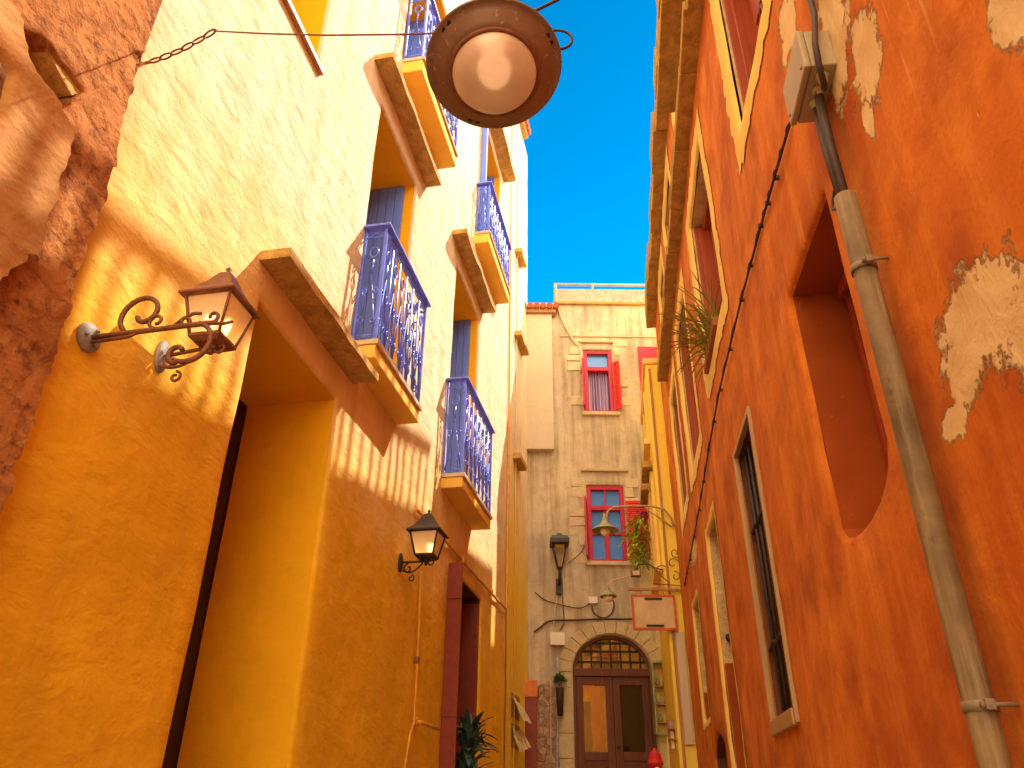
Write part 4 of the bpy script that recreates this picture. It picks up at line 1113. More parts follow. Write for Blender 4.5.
mb = MB(LS); mb.tube([(0, a_, b_) for a_, b_ in spiral((0.545, -0.085), 0.105, 0.10, 75, -110, 18)] + [(0, a_, b_) for a_, b_ in spiral((0.50, -0.135), 0.055, 0.022, -100, -330, 18)], rr, 8); mb.build('scroll', M['rust'], t)

# --- big round street lamp hung on a cable across the alley
d = ROT @ Vector(((494 - CX) / F_PX, (CY - 66) / F_PX, -1.0))
LC = EYE + d * 2.85
XW = Frame((1, 0, 0), (0, 0, 0), -1)
t = bpy.data.objects.new('hanging_lamp', None); COL.objects.link(t)
tag(t, 'big round brown street lamp with a glass bowl hung on a cable over the alley', 'street lamp')
tilt = Vector((0.05, -0.22, -1.0)).normalized()         # the way the bowl faces
t.matrix_world = Matrix.Translation(LC) @ tilt.to_track_quat('Z', 'Y').to_matrix().to_4x4()
kk = NT('brown_enamel')
n1 = kk.noise(7, 6, 0.65); n2 = kk.noise(40, 4, 0.6)
M['brown_enamel'] = kk.done(kk.mix(kk.ramp(n2, [(0.62, 0), (0.7, 1)]), kk.mix(kk.ramp(n1, [(0.3, 0), (0.7, 1)]), (0.19, 0.115, 0.075), (0.29, 0.185, 0.12)), (0.45, 0.31, 0.17)), 0.42, kk.bump(n2, 0.15, 0.003), 0.25, 0.5)
kk = NT('lamp_bowl_glass')
M['bowl'] = kk.done(kk.mix(kk.ramp(kk.noise(5, 5, 0.6), [(0.3, 0), (0.7, 1)]), (0.66, 0.45, 0.33), (0.48, 0.30, 0.21)), 0.35, kk.bump(kk.noise(9, 4), 0.08, 0.01), 0, 0.7)
kk.b.inputs['Transmission Weight'].default_value = 0.35
mb = MB(1)
mb.lathe([(0.0, -0.20), (0.06, -0.20), (0.075, -0.17), (0.10, -0.155), (0.165, -0.11), (0.215, -0.055), (0.236, -0.02), (0.247, -0.002), (0.250, 0.006), (0.244, 0.012), (0.236, 0.006), (0.215, 0.022), (0.185, 0.044), (0.166, 0.055), (0.158, 0.052)], n=64); mb.build('shade', M['brown_enamel'], t)
mb = MB(1); mb.lathe([(0.152, 0.045), (0.168, 0.054), (0.168, 0.064), (0.158, 0.068), (0.150, 0.060)], n=64); mb.build('bowl_ring', M['rust'], t)
mb = MB(1); mb.lathe([(0.154, 0.05), (0.151, 0.072), (0.138, 0.098), (0.108, 0.122), (0.06, 0.137), (0.0, 0.142)], n=64); mb.build('bowl', M['bowl'], t)
mb = MB(1); mb.lathe([(0.154, 0.045), (0.14, -0.04), (0.08, -0.10), (0.0, -0.12)], n=40); mb.build('reflector', M['white_box'], t)
mb = MB(1); mb.lathe([(0.0, -0.11), (0.025, -0.10), (0.03, -0.05), (0.05, 0.0), (0.05, 0.03), (0.03, 0.055), (0.0, 0.065)], n=20); mb.build('bulb', M['dim_bulb'], t)
for ang in (40, 150, 262):
    mb = MB(1); a_ = R(ang)
    for q in (-0.022, 0.022):
        c = Vector((math.cos(a_ + q * 3), math.sin(a_ + q * 3), 0)) * 0.222
        mb.box(c.x - 0.009, c.x + 0.009, c.y - 0.009, c.y + 0.009, -0.012, 0.016, bev=0.003)
    mb.build('catch', M['black'], t)
mb = MB(1); mb.tube([(-0.06, 0, -0.19), (-0.055, 0, -0.25), (0, 0, -0.285), (0.055, 0, -0.25), (0.06, 0, -0.19)], 0.010, 8); mb.build('hanger', M['rust'], t)
TOP = t.matrix_world @ Vector((0, 0, -0.285))
LA = LW.P(2.43, 0.02, 4.95)
# right end of the cable: on the burnt orange wall, past the top of the picture
RA = RW.P(2.1, 0.02, 5.35)
def world_thing(name, label, cat, org, group=None):
    o = bpy.data.objects.new(name, None); COL.objects.link(o); o.location = org; return tag(o, label, cat, group)
t = world_thing('support_cable', 'taut rusty wire with a chain end from the ochre wall to the big lamp', 'cable', LA)
we = at(LW, 214, 31, 0.30); WE = LW.P(we[0], 0.30, we[1]) - LA
wt = TOP - LA
mb = MB(1); mb.tube([tuple(WE.lerp(wt, f_) - Vector((0, 0, 0.03 * math.sin(math.pi * f_)))) for f_ in (0, 0.25, 0.5, 0.75, 1.0)], 0.0045, 6); mb.build('wire', M['rust'], t)
for i in range(6):
    f0, f1 = i / 6 + 0.02, (i + 1) / 6 + 0.02
    sg = lambda f_: WE * f_ - Vector((0, 0, 0.03 * math.sin(math.pi * f_)))
    a_, b_ = sg(f0), sg(f1); ax = (b_ - a_); ln = ax.length * 1.12; ax.normalize()
    sd = ax.cross(Vector((0, 0, 1))).normalized() if i % 2 else ax.cross(ax.cross(Vector((0, 0, 1)))).normalized()
    m_ = (a_ + b_) / 2; pts = []
    for q in range(14):
        an = 2 * math.pi * q / 14; p = m_ + ax * (ln * 0.5 * math.cos(an)) + sd * (0.015 * math.sin(an)); pts.append((p.x, p.y, p.z))
    mb = MB(1); mb.tube(pts, 0.0055, 6, closed=True); mb.build('chain_link', M['rust'], t)
hk = LW.n * -0.06
mb = MB(1); mb.tube([(hk.x, hk.y, 0.0), (0, 0, 0), tuple(WE * 0.04)], 0.010, 6); mb.build('wall_hook', M['tan_wood'], t)
t = world_thing('power_cable', 'dark cable sagging from the big hanging lamp to the burnt orange wall', 'cable', RA)
dv2 = TOP - RA
pts = []
for i in range(13):
    f = i / 12; p = dv2 * f; pts.append((p.x, p.y, p.z - 0.10 * math.sin(math.pi * f)))
mb = MB(1); mb.tube(pts, 0.007, 6)
q0 = dv2 + Vector((0.05, 0, 0.02))
mb.tube([(dv2.x, dv2.y, dv2.z), (dv2.x + 0.12, dv2.y, dv2.z - 0.035)] + [(dv2.x + 0.255 + 0.055 * math.cos(R(a_)), dv2.y - 0.03, dv2.z - 0.085 + 0.055 * math.sin(R(a_))) for a_ in range(140, -150, -20)] + [(dv2.x + 0.15, dv2.y - 0.03, dv2.z - 0.12)], 0.006, 6); mb.build('cable', M['cable'], t)

# --- right wall: junction box, pipe, cables
def rpt(px, py, off): a_ = at(RW, px, py, off); return (a_[0], off, a_[1])
t = thing('junction_box', 'grey junction box with cable glands high on the burnt orange wall', 'junction box', RW, 2.48, 0, 4.22)
bu0, bu1, bz0, bz1 = -0.155, 0.16, -0.115, 0.105
mb = MB(RS); mb.box(bu0, bu1, 0.0, 0.105, bz0, bz1, bev=0.008); mb.build('box', M['box_grey'], t)
mb = MB(RS); mb.box(bu0 - 0.006, bu1 + 0.006, 0.108, 0.137, bz0 - 0.006, bz1 + 0.006, bev=0.010); mb.build('lid', M['box_grey'], t)
for uu in (bu0 + 0.03, bu1 - 0.03):
    mb = MB(RS); mb.lathe([(0.0, 0.0), (0.010, 0.0), (0.008, 0.006), (0.0, 0.007)], (uu, 0.137, bz0 + 0.03), (0, 1, 0), 10); mb.build('screw', M['grey_metal'], t)
for uu in (-0.10, -0.03, 0.04):
    mb = MB(RS); mb.lathe([(0.0, 0.0), (0.028, 0.0), (0.028, 0.018), (0.020, 0.022), (0.020, 0.045), (0.0, 0.05)], (uu, 0.055, bz0), (0, 0, -1), 12); mb.build('gland', M['box_grey'], t)
pu = 2.50; 
pipe_top = 3.47; PU = 2.43
M['dull_steel'] = paint('dull_steel', (0.22, 0.16, 0.10), 0.5, 0.3, wear=(0.10, 0.05, 0.025), bump=0.4, sc=16)
t = thing('drainpipe', 'thick weathered grey pipe clamped to the burnt orange wall', 'pipe', RW, PU, 0, 0.05)
mb = MB(RS); mb.tube([(0, 0.07, 0), (0.0, 0.072, 1.5), (0.004, 0.068, 2.6), (0.0, 0.07, pipe_top - 0.05)], 0.041, 24)
mb.lathe([(0.041, 0), (0.047, 0.004), (0.047, 0.05), (0.041, 0.055)], (0, 0.07, 0.35), n=24); mb.build('pipe', M['pipe'] if 'pipe' in M else M['grey_metal'], t)
for zz in (pipe_top - 0.35, 1.62, 0.55):
    mb = MB(RS)
    mb.lathe([(0.0425, -0.014), (0.0465, -0.014), (0.0465, 0.014), (0.0425, 0.014)], (0, 0.07, zz - 0.05), n=24)
    mb.box(-0.068, -0.040, 0.055, 0.08, zz - 0.064, zz - 0.036, bev=0.003); mb.tube([(-0.057, 0.08, zz - 0.05), (-0.057, -0.01, zz - 0.05)], 0.006, 8)
    mb.lathe([(0.0, 0), (0.010, 0.0), (0.010, 0.010), (0.0, 0.010)], (-0.057, 0.08, zz - 0.05), (0, 1, 0), 6)
    cb = mb.build('clamp', M['dull_steel'], t)
t = thing('cable_bundle', 'dark cables looping from the grey junction box into the top of the thick pipe', 'cable', RW, PU, 0, pipe_top)
def rel(pts, u, z): return [(a_ - u, b_, c_ - z) for a_, b_, c_ in pts]
mb = MB(RS)
mb.tube(rel([(2.45, 0.055, 4.08), (2.455, 0.06, 4.02), (2.44, 0.07, 3.75), (2.43, 0.07, 3.40)], PU, pipe_top), 0.020, 10)
mb.tube(rel([(2.52, 0.055, 4.08), (2.515, 0.06, 4.02), (2.46, 0.085, 3.75), (2.44, 0.08, 3.40)], PU, pipe_top), 0.016, 8)
mb.tube(rel([(2.38, 0.055, 4.08), (2.375, 0.06, 4.02), (2.32, 0.08, 3.98), (2.27, 0.10, 4.04), (2.25, 0.10, 4.15), (2.275, 0.06, 4.36), (2.34, 0.03, 4.60), (2.42, 0.02, 5.2), (2.45, 0.02, 7.2)], PU, pipe_top), 0.013, 8)
mb.tube(rel([(2.45, 0.09, 3.43), (2.50, 0.10, 3.47), (2.52, 0.09, 3.51), (2.49, 0.08, 3.56), (2.455, 0.08, 3.54)], PU, pipe_top), 0.006, 6)
mb.build('cable', M['cable'], t)
pts = [rpt(x, y, 0.022) for x, y in ((790, 123), (775, 178), (760, 226), (741, 300), (720, 390), (708, 450), (699, 510), (690, 560), (684, 586))]
pts = [(a_, 0.022 + 0.006 * math.sin(i * 2.1), c_) for i, (a_, b_, c_) in enumerate(pts)]
u0, z0 = pts[-1][0], pts[-1][2]
t = thing('wall_cable', 'dark twisted cable running along the burnt orange wall from the junction box', 'cable', RW, u0, 0, z0)
mb = MB(RS); mb.tube(rel(pts, u0, z0), 0.0085, 8)
tw = []
for i in range(140):
    f = i / 139 * (len(pts) - 1); k_ = min(int(f), len(pts) - 2); f -= k_
    p = Vector(pts[k_]).lerp(Vector(pts[k_ + 1]), f); tw.append((p.x + 0.006 * math.cos(i * 0.9), p.y + 0.005 + 0.004 * math.sin(i * 0.9), p.z + 0.008 * math.sin(i * 0.9)))
mb.tube(rel(tw, u0, z0), 0.0045, 5); mb.build('cable', M['cable'], t)
for i in range(1, len(pts) - 1):
    for f in (0.0, 0.5):
        p = Vector(pts[i]).lerp(Vector(pts[i + 1]), f)
        mb = MB(RS); mb.box(p.x - u0 - 0.008, p.x - u0 + 0.008, 0, 0.035, p.z - z0 - 0.013, p.z - z0 + 0.015, bev=0.003); mb.build('clip', M['dark_iron'], t)

# --- plants
def leaf_mat(name, a_, b_):
    kk = NT(name); 
    oi = kk.n('ShaderNodeNewGeometry').outputs['Random Per Island']
    m = kk.done(kk.ramp(oi, [(0.0, a_), (1.0, b_)]), 0.45, None, 0, 0.4)
    return m
M['leaf_dark'] = leaf_mat('dark_leaves', (0.02, 0.05, 0.035), (0.085, 0.15, 0.12))
M['leaf_bright'] = leaf_mat('bright_leaves', (0.24, 0.42, 0.03), (0.76, 0.74, 0.11))
M['leaf_dry'] = leaf_mat('dry_grass', (0.42, 0.33, 0.05), (0.22, 0.26, 0.04))
M['leaf_green'] = leaf_mat('green_leaves', (0.035, 0.10, 0.02), (0.09, 0.20, 0.04))
M['flower'] = leaf_mat('violet_flowers', (0.30, 0.04, 0.35), (0.5, 0.12, 0.5))
M['clay'] = stone('clay_pot', (0.42, 0.16, 0.07), (0.3, 0.1, 0.05), 8, 0.3)
def blade(mb, base, dirv, ln, w, droop, n=5, fold=0.25):
    """one narrow leaf, arching over"""
    d_ = Vector(dirv).normalized(); side = d_.cross(Vector((0, 0, 1)))
    side = side.normalized() if side.length > 1e-4 else Vector((1, 0, 0))
    P = Vector(base); L_, Mi, R_ = [], [], []
    for i in range(n + 1):
        f = i / n; ww = w * math.sin(math.pi * min(0.97, 0.12 + 0.86 * f)) ** 0.8
        nn = side.cross(d_).normalized()
        L_.append(P - side * ww + nn * ww * fold); Mi.append(P.copy()); R_.append(P + side * ww + nn * ww * fold)
        P = P + d_ * (ln / n); d_ = (d_ + Vector((0, 0, -droop / n))).normalized()
    V = lambda p: mb.bm.verts.new(p)
    l, m_, r_ = [V(p) for p in L_], [V(p) for p in Mi], [V(p) for p in R_]
    for i in range(n):
        for a_, b_ in ((l, m_), (m_, r_)):
            f_ = mb.bm.faces.new((a_[i], a_[i + 1], b_[i + 1], b_[i])); f_.smooth = True
def clump(rad, nst, nlf, ln, w, droop, h0, h1):
    mb = MB(1)
    return mb
# potted plant in the lower doorway
pc = at(LW, 468, 742, 0.16)
t = thing('potted_plant', 'dark leafy pot plant at the red brown shutter of the lower doorway', 'plant', LW, pc[0], 0.16, pc[1])
gz = ground_z((LW.P(pc[0], 0.16, 0)).y) - pc[1]
mb = MB(1)
for i in range(120):
    a_ = random.uniform(0, 6.28); e_ = random.uniform(-0.1, 1.2); rr = random.uniform(0.0, 0.08); h_ = random.uniform(-0.45, 0.12)
    blade(mb, (rr * math.cos(a_), rr * math.sin(a_), h_), (math.cos(a_) * math.cos(e_), math.sin(a_) * math.cos(e_), math.sin(e_)), random.uniform(0.22, 0.40), random.uniform(0.028, 0.046), random.uniform(0.6, 1.5), 5)
mb.build('leaves', M['leaf_dark'], t, recalc=False)
mb = MB(1)
for i in range(5):
    a_ = i * 1.3; mb.tube([(0.04 * math.cos(a_), 0.04 * math.sin(a_), gz + 0.3), (0.03 * math.cos(a_), 0.03 * math.sin(a_), -0.2), (0.06 * math.cos(a_ + 1), 0.06 * math.sin(a_ + 1), 0.1)], 0.012, 6)
mb.build('stems', M['leaf_green'], t)
mb = MB(1); mb.lathe([(0.0, 0.0), (0.11, 0.0), (0.15, 0.30), (0.165, 0.30), (0.165, 0.34), (0.14, 0.34), (0.13, 0.28), (0.0, 0.28)], (0, 0, gz), n=28); mb.build('pot', M['clay'], t)
# dry grassy plant in a sill of the orange house
pc = (6.45, 5.24)
t = thing('sill_plant', 'yellowing grassy plant spilling over a sill of the burnt orange house', 'plant', RW, pc[0], -0.03, pc[1])
mb = MB(1)
for i in range(130):
    a_ = random.uniform(0, 6.28); uo = random.uniform(-0.45, 0.35)
    blade(mb, (uo, random.uniform(-0.05, 0.05), 0), (math.cos(a_) * 0.7, math.sin(a_) * 0.5 + 0.25, random.uniform(0.4, 1.3)), random.uniform(0.25, 0.75), random.uniform(0.006, 0.012), random.uniform(0.6, 2.2), 6)
mb.build('leaves', M['leaf_dry'], t, recalc=False)
mb = MB(RS); mb.box(-0.5, 0.4, -0.07, 0.07, -0.055, 0.03, bev=0.01); mb.build('trough', M['clay'], t)

# --- on the end house
def ept(px, py, off=0.0): a_ = at(EW, px, py, off); return (a_[0], off, a_[1])
# bushy plant at the lower window
c = ept(638, 537, 0.45)
t = thing('window_plant', 'bright green climbing plant with violet flowers in front of the red shutter', 'plant', EW, c[0], 0.45, c[2])
mb = MB(1)
for i in range(330):
    zz = random.uniform(-0.55, 0.42); wdt = 0.30 * (1 - abs(zz + 0.05) / 0.75); x = random.gauss(0.02, wdt * 0.6); y = random.gauss(0.05, 0.12)
    a_ = random.uniform(0, 6.28); e_ = random.uniform(-0.9, 0.6)
    blade(mb, (x, y, zz), (math.cos(a_) * math.cos(e_), math.sin(a_) * math.cos(e_), math.sin(e_)), random.uniform(0.08, 0.17), random.uniform(0.016, 0.032), 0.8, 4)
mb.build('leaves', M['leaf_bright'], t, recalc=False)
mb = MB(1)
for i in range(60):
    a_ = random.uniform(0, 6.28); blade(mb, (random.gauss(0.16, 0.06), random.gauss(0, 0.05), random.uniform(0.28, 0.50)), (math.cos(a_), math.sin(a_), 0.5), 0.07, 0.02, 0.5, 3)
mb.build('flowers', M['flower'], t, recalc=False)
mb = MB(1)
for i in range(4): mb.tube([(0.1, -0.35, -0.75), (0.05 * i, -0.1, -0.4), (random.uniform(-0.1, 0.2), 0.05, 0.3)], 0.008, 5)
mb.build('stems', M['leaf_green'], t)
kk = NT('clear_lantern_glass'); M['clear'] = kk.done((0.95, 0.93, 0.88), 0.03, None, 0, 0.5); kk.b.inputs['Transmission Weight'].default_value = 1.0; kk.b.inputs['IOR'].default_value = 1.05
# street lantern on the end wall
c = ept(561, 566, 0.0)
c = (1.0, 0, at(EW, 561, 570, 0.25)[1])
t = thing('street_lantern', 'black square street lantern on a bracket of the sandstone end wall', 'street lamp', EW, at(EW, 560, 572, 0.25)[0], 0, c[2])
mb = MB(ES)
mb.frustum4((0, 0.25, 0), [(0.035, 0.0), (0.05, 0.04), (0.05, 0.06)])
for sx, sy in ((-1, -1), (1, -1), (1, 1), (-1, 1)): mb.tube([(sx * 0.045, 0.25 + sy * 0.045, 0.05), (sx * 0.135, 0.25 + sy * 0.135, 0.50)], 0.011, 4)
mb.build('cage', M['black_iron'], t)
mb = MB(ES); mb.frustum4((0, 0.25, 0.48), [(0.16, 0.0), (0.185, 0.02), (0.185, 0.10), (0.15, 0.16), (0.06, 0.20), (0.05, 0.23), (0.02, 0.25)]); mb.build('roof', M['black_iron'], t)
mb = MB(ES); mb.frustum4((0, 0.25, 0.05), [(0.038, 0.0), (0.125, 0.43)]); mb.build('pane', M['clear'], t)
mb = MB(ES); mb.box(-0.09, 0.09, 0.16, 0.34, 0.455, 0.478, bev=0.005); mb.build('diffuser', M['lamp_ivory'], t)
mb = MB(ES); mb.tube([(0, 0.25, 0.02), (0, 0.25, -0.10), (-0.01, 0.2, -0.2), (-0.02, 0.05, -0.24)], 0.03, 8); mb.box(-0.07, 0.03, 0.0, 0.08, -0.42, -0.12, bev=0.01); mb.build('bracket', M['black_iron'], t)
# electric boxes
c = ept(557, 640, 0.0)
t = thing('electric_box', 'white electric meter box on the end wall left of the arch', 'electric box', EW, c[0], 0, c[2])
mb = MB(ES); mb.box(-0.13, 0.13, 0.022, 0.13, -0.11, 0.11, bev=0.012); mb.build('box', M['white_box'], t)
mb = MB(ES); mb.box(-0.135, 0.135, 0.131, 0.15, -0.115, 0.115, bev=0.008); mb.build('lid', M['white_box'], t)
c = ept(592.5, 601, 0.0)
t = thing('electric_box', 'small white connection box above the crown of the arch', 'electric box', EW, c[0], 0, c[2])
mb = MB(ES); mb.box(-0.085, 0.085, 0.022, 0.08, -0.06, 0.06, bev=0.01); mb.build('box', M['white_box'], t)
mb = MB(ES); mb.box(-0.088, 0.088, 0.081, 0.095, -0.063, 0.063, bev=0.006); mb.build('lid', M['white_box'], t)
def wire(name, label, pts, r, mat, cat='cable'):
    P = [ept(x, y, 0.04) for x, y in pts]; o_ = P[-1]
    t = thing(name, label, cat, EW, o_[0], 0, o_[2])
    # soften the run
    Q = []
    for i in range(len(P) - 1):
        p0_, p1_, p2_, p3_ = (Vector(P[max(i - 1, 0)]), Vector(P[i]), Vector(P[i + 1]), Vector(P[min(i + 2, len(P) - 1)]))
        for k_ in range(5):
            s_ = k_ / 5
            Q.append(0.5 * ((2 * p1_) + (-p0_ + p2_) * s_ + (2 * p0_ - 5 * p1_ + 4 * p2_ - p3_) * s_ ** 2 + (-p0_ + 3 * p1_ - 3 * p2_ + p3_) * s_ ** 3))
    Q.append(Vector(P[-1]))
    mb = MB(ES); mb.tube([(q.x - o_[0], q.y, q.z - o_[2]) for q in Q], r, 6); mb.build('wire', mat, t)
wire('wire', 'pale cable hanging from the roof corner to the upper magenta window', [(556, 285), (557, 303), (563, 322), (573, 340), (580, 350), (581, 372)], 0.020, M['pale_cable'])
wire('wire', 'thick dark cable strung level above the arch', [(534, 632), (541, 627), (550, 621), (575, 620), (600, 619), (630, 619), (650, 618)], 0.018, M['cable'])
wire('wire', 'thin dark wire from the left corner to the small white connection box', [(535, 592), (545, 600), (562, 605), (580, 608), (590, 603)], 0.010, M['cable'])
wire('wire', 'dark cable looping under the small white connection box', [(592, 606), (594, 613), (603, 618), (611, 614), (614, 605), (613, 600)], 0.014, M['cable'])
wire('wire', 'pale cable dropping from the lower magenta window past the street lantern', [(585, 540), (580, 552), (568, 562), (562, 566), (560, 572)], 0.012, M['pale_cable'])
wire('wire', 'pale cable running down beside the white meter box', [(558, 580), (556, 605), (552, 640), (551, 680), (551, 768)], 0.012, M['pale_cable'])
wire('wire', 'dark cable running down from the street lantern to the white meter box', [(562, 578), (563, 605), (564, 622), (560, 630)], 0.010, M['cable'])
P = [ept(557, 655, 0.06), ept(558, 700, 0.06), ept(557, 768, 0.06)]
t = thing('conduit', 'grey conduit dropping from the white meter box down the end wall', 'pipe', EW, P[2][0], 0, P[2][2] - 0.7)
mb = MB(ES); mb.tube([(p[0] - P[2][0], 0.06, p[2] - P[2][2] + 0.7) for p in P] + [(0, 0.06, 0)], 0.028, 10); mb.build('pipe', M['grey_metal'], t)
# wall vase
c = ept(559.5, 685, 0.12)
t = thing('wall_vase', 'small green plant in a dark tube vase hung beside the arched door', 'plant', EW, c[0], 0.16, c[2])
mb = MB(1); mb.lathe([(0.0, -0.52), (0.05, -0.52), (0.075, -0.06), (0.07, -0.05), (0.0, -0.07)], n=18); mb.build('vase', M['dark_wood'], t)
mb = MB(1)
for i in range(150):
    a_ = random.uniform(0, 6.28); e_ = random.uniform(-0.5, 1.5)
    q = Vector((math.cos(a_) * math.cos(e_), math.sin(a_) * math.cos(e_), math.sin(e_))) * random.uniform(0.02, 0.1)
    blade(mb, (q.x, q.y, q.z + 0.06), (q.x, q.y, q.z + 0.02), random.uniform(0.05, 0.09), 0.02, 0.6, 3)
mb.build('leaves', M['leaf_green'], t, recalc=False)

# --- things hung on ironwork between the two right hand houses (a plane across the alley)
YB = 12.15
BW = Frame((1, 0, 0), (0, YB, 0), -1)
def bpt(px, py, off=0.0): a_ = at(BW, px, py, off); return (a_[0], off, a_[1])
def wall_x(y): return (RW.o + RW.t * (y / RW.t.y)).x
def iron_arm(name, label, px_pts, r, mat, extra=None, cat='bracket'):
    P = [bpt(*p) for p in px_pts]; o_ = P[0]
    t = thing(name, label, cat, BW, o_[0], 0, o_[2])
    mb = MB(BW.sgn); mb.tube([(p[0] - o_[0], p[1], p[2] - o_[2]) for p in P], r, 8)
    for e_ in (extra or []):
        E_ = [bpt(*p) for p in e_]; mb.tube([(p[0] - o_[0], p[1], p[2] - o_[2]) for p in E_], r * 0.7, 6)
    mb.build('arm', mat, t); return t, o_
def bell(t, o_, px, py, wpx, mat_out, mat_in):
    c = bpt(px, py); s_ = (bpt(px + wpx / 2, py)[0] - c[0])
    x, z = c[0] - o_[0], c[2] - o_[2]
    mb = MB(1)
    mb.lathe([(0.0, 1.15 * s_), (0.10 * s_, 1.15 * s_), (0.13 * s_, 0.9 * s_), (0.22 * s_, 0.62 * s_), (0.28 * s_, 0.45 * s_), (0.5 * s_, 0.055), (0.85 * s_, 0.015), (s_, -0.02), (s_ * 1.0, -0.028), (s_ * 0.97, -0.026), (0.82 * s_, 0.008), (0.45 * s_, 0.045), (0.05, 0.08)], (x, 0, z), n=32)
    mb.build('lamp_shade', mat_out, t)
    mb = MB(1); mb.lathe([(0.0, 0.08), (0.03, 0.08), (0.035, 0.03), (0.075, -0.02), (0.08, -0.06), (0.05, -0.10), (0.0, -0.115)], (x, 0, z), n=20); mb.build('bulb', mat_in, t)
kk = NT('opal_globe'); M['opal'] = kk.done((0.85, 0.72, 0.42), 0.3)
t, o_ = iron_arm('arm_lamp', 'yellowish bell lamp on a long curved arm in front of the lower magenta window', [(674, 527), (671, 517), (664, 509), (650, 506), (630, 506), (614, 507), (608, 511), (606.5, 518), (606.5, 522)], 0.018, M['conduit2'] if 'conduit2' in M else M['tan_wood'], [[(645, 507), (658, 517), (672, 527)]], 'lamp')
bell(t, o_, 605, 529, 27, M['lamp_green'], M['opal'])
t, o_ = iron_arm('arm_lamp', 'lower, greenish bell lamp on a thin white arm above the arch', [(640, 574), (626, 577), (613, 580), (609, 584), (608.5, 590)], 0.011, M['pale_cable'], None, 'lamp')
bell(t, o_, 608, 595, 17, M['lamp_green'], M['opal'])
c = bpt(635.5, 574)
t = thing('floodlight', 'small dark floodlight on the wrought iron above the square sign', 'lamp', BW, c[0], 0, c[2])
mb = MB(-1); mb.box(-0.075, 0.075, -0.03, 0.06, -0.05, 0.05, bev=0.012); mb.build('housing', M['rust'], t)
mb = MB(-1); mb.box(-0.055, 0.055, 0.061, 0.066, -0.034, 0.034); mb.build('pane', M['milk'], t)
mb = MB(-1); mb.tube([(0.0, 0, 0.05), (0.06, 0, 0.15), (0.2, 0, 0.17), (0.32, 0, 0.1), (0.45, 0, 0.07)], 0.010, 6); mb.build('arm', M['dark_iron'], t)
# hanging sign board
cc = [bpt(*p) for p in ((630.5, 595.5), (674, 594), (678, 629), (634, 631.5))]
x0, x1, z0, z1 = (cc[0][0] + cc[3][0]) / 2, (cc[1][0] + cc[2][0]) / 2, (cc[2][2] + cc[3][2]) / 2, (cc[0][2] + cc[1][2]) / 2
xm = (x0 + x1) / 2
t = thing('hanging_sign', 'square peach sign board with a red frame hung across the alley', 'sign', BW, xm, 0, z0)
W_ = (x1 - x0) / 2; H_ = z1 - z0; b_ = 0.035
mb = MB(-1); mb.box(-W_ + b_, W_ - b_, -0.012, 0.012, b_, H_ - b_); mb.build('board', M['sign_face'], t)
mb = MB(-1); mb.box(-W_, -W_ + b_, -0.022, 0.022, 0, H_, bev=0.004); mb.box(W_ - b_, W_, -0.022, 0.022, 0, H_, bev=0.004); mb.box(-W_ + b_, W_ - b_, -0.022, 0.022, 0, b_, bev=0.004); mb.box(-W_ + b_, W_ - b_, -0.022, 0.022, H_ - b_, H_, bev=0.004); mb.build('frame', M['sign_red'], t)
for zz in (b_ + 0.015, H_ - b_ - 0.045):
    mb = MB(-1); mb.box(-W_ * 0.40, W_ * 0.40, 0.012, 0.03, zz, zz + 0.03, bev=0.004); mb.build('strip', M['dark_wood'], t)
mb = MB(-1); mb.box(-W_ - 0.04, W_ + 0.12, -0.018, 0.018, H_ + 0.06, H_ + 0.10, bev=0.006)
for xx in (-W_ * 0.55, W_ * 0.5): mb.tube([(xx, 0, H_ - 0.01), (xx, 0, H_ + 0.08)], 0.008, 6)
mb.build('hanger_bar', M['tan_wood'], t)
# wrought iron scrolls on the right wall beside the sign
c = bpt(680, 570)
t = thing('iron_scroll', 'curly wrought iron bracket on the corner above the square sign', 'bracket', BW, c[0], 0, c[2])
mb = MB(-1)
def sc2(cx2, cz2, r0, r1, a0, a1): mb.tube([(cx2 + p[0], 0, cz2 + p[1]) for p in spiral((0, 0), r0, r1, a0, a1, 20)], 0.008, 6)
sc2(-0.10, 0.10, 0.10, 0.02, 20, 340); sc2(-0.08, -0.10, 0.08, 0.02, 100, -250); sc2(-0.30, -0.02, 0.10, 0.02, 40, 380); sc2(-0.05, 0.28, 0.08, 0.02, 300, -60)
mb.tube([(0.02, 0, 0.35), (0, 0, -0.25), (-0.45, 0, -0.22)], 0.010, 6); mb.tube([(-0.45, 0, 0.06), (-0.2, 0, -0.2)], 0.008, 6); mb.build('scrolls', M['rust'], t)

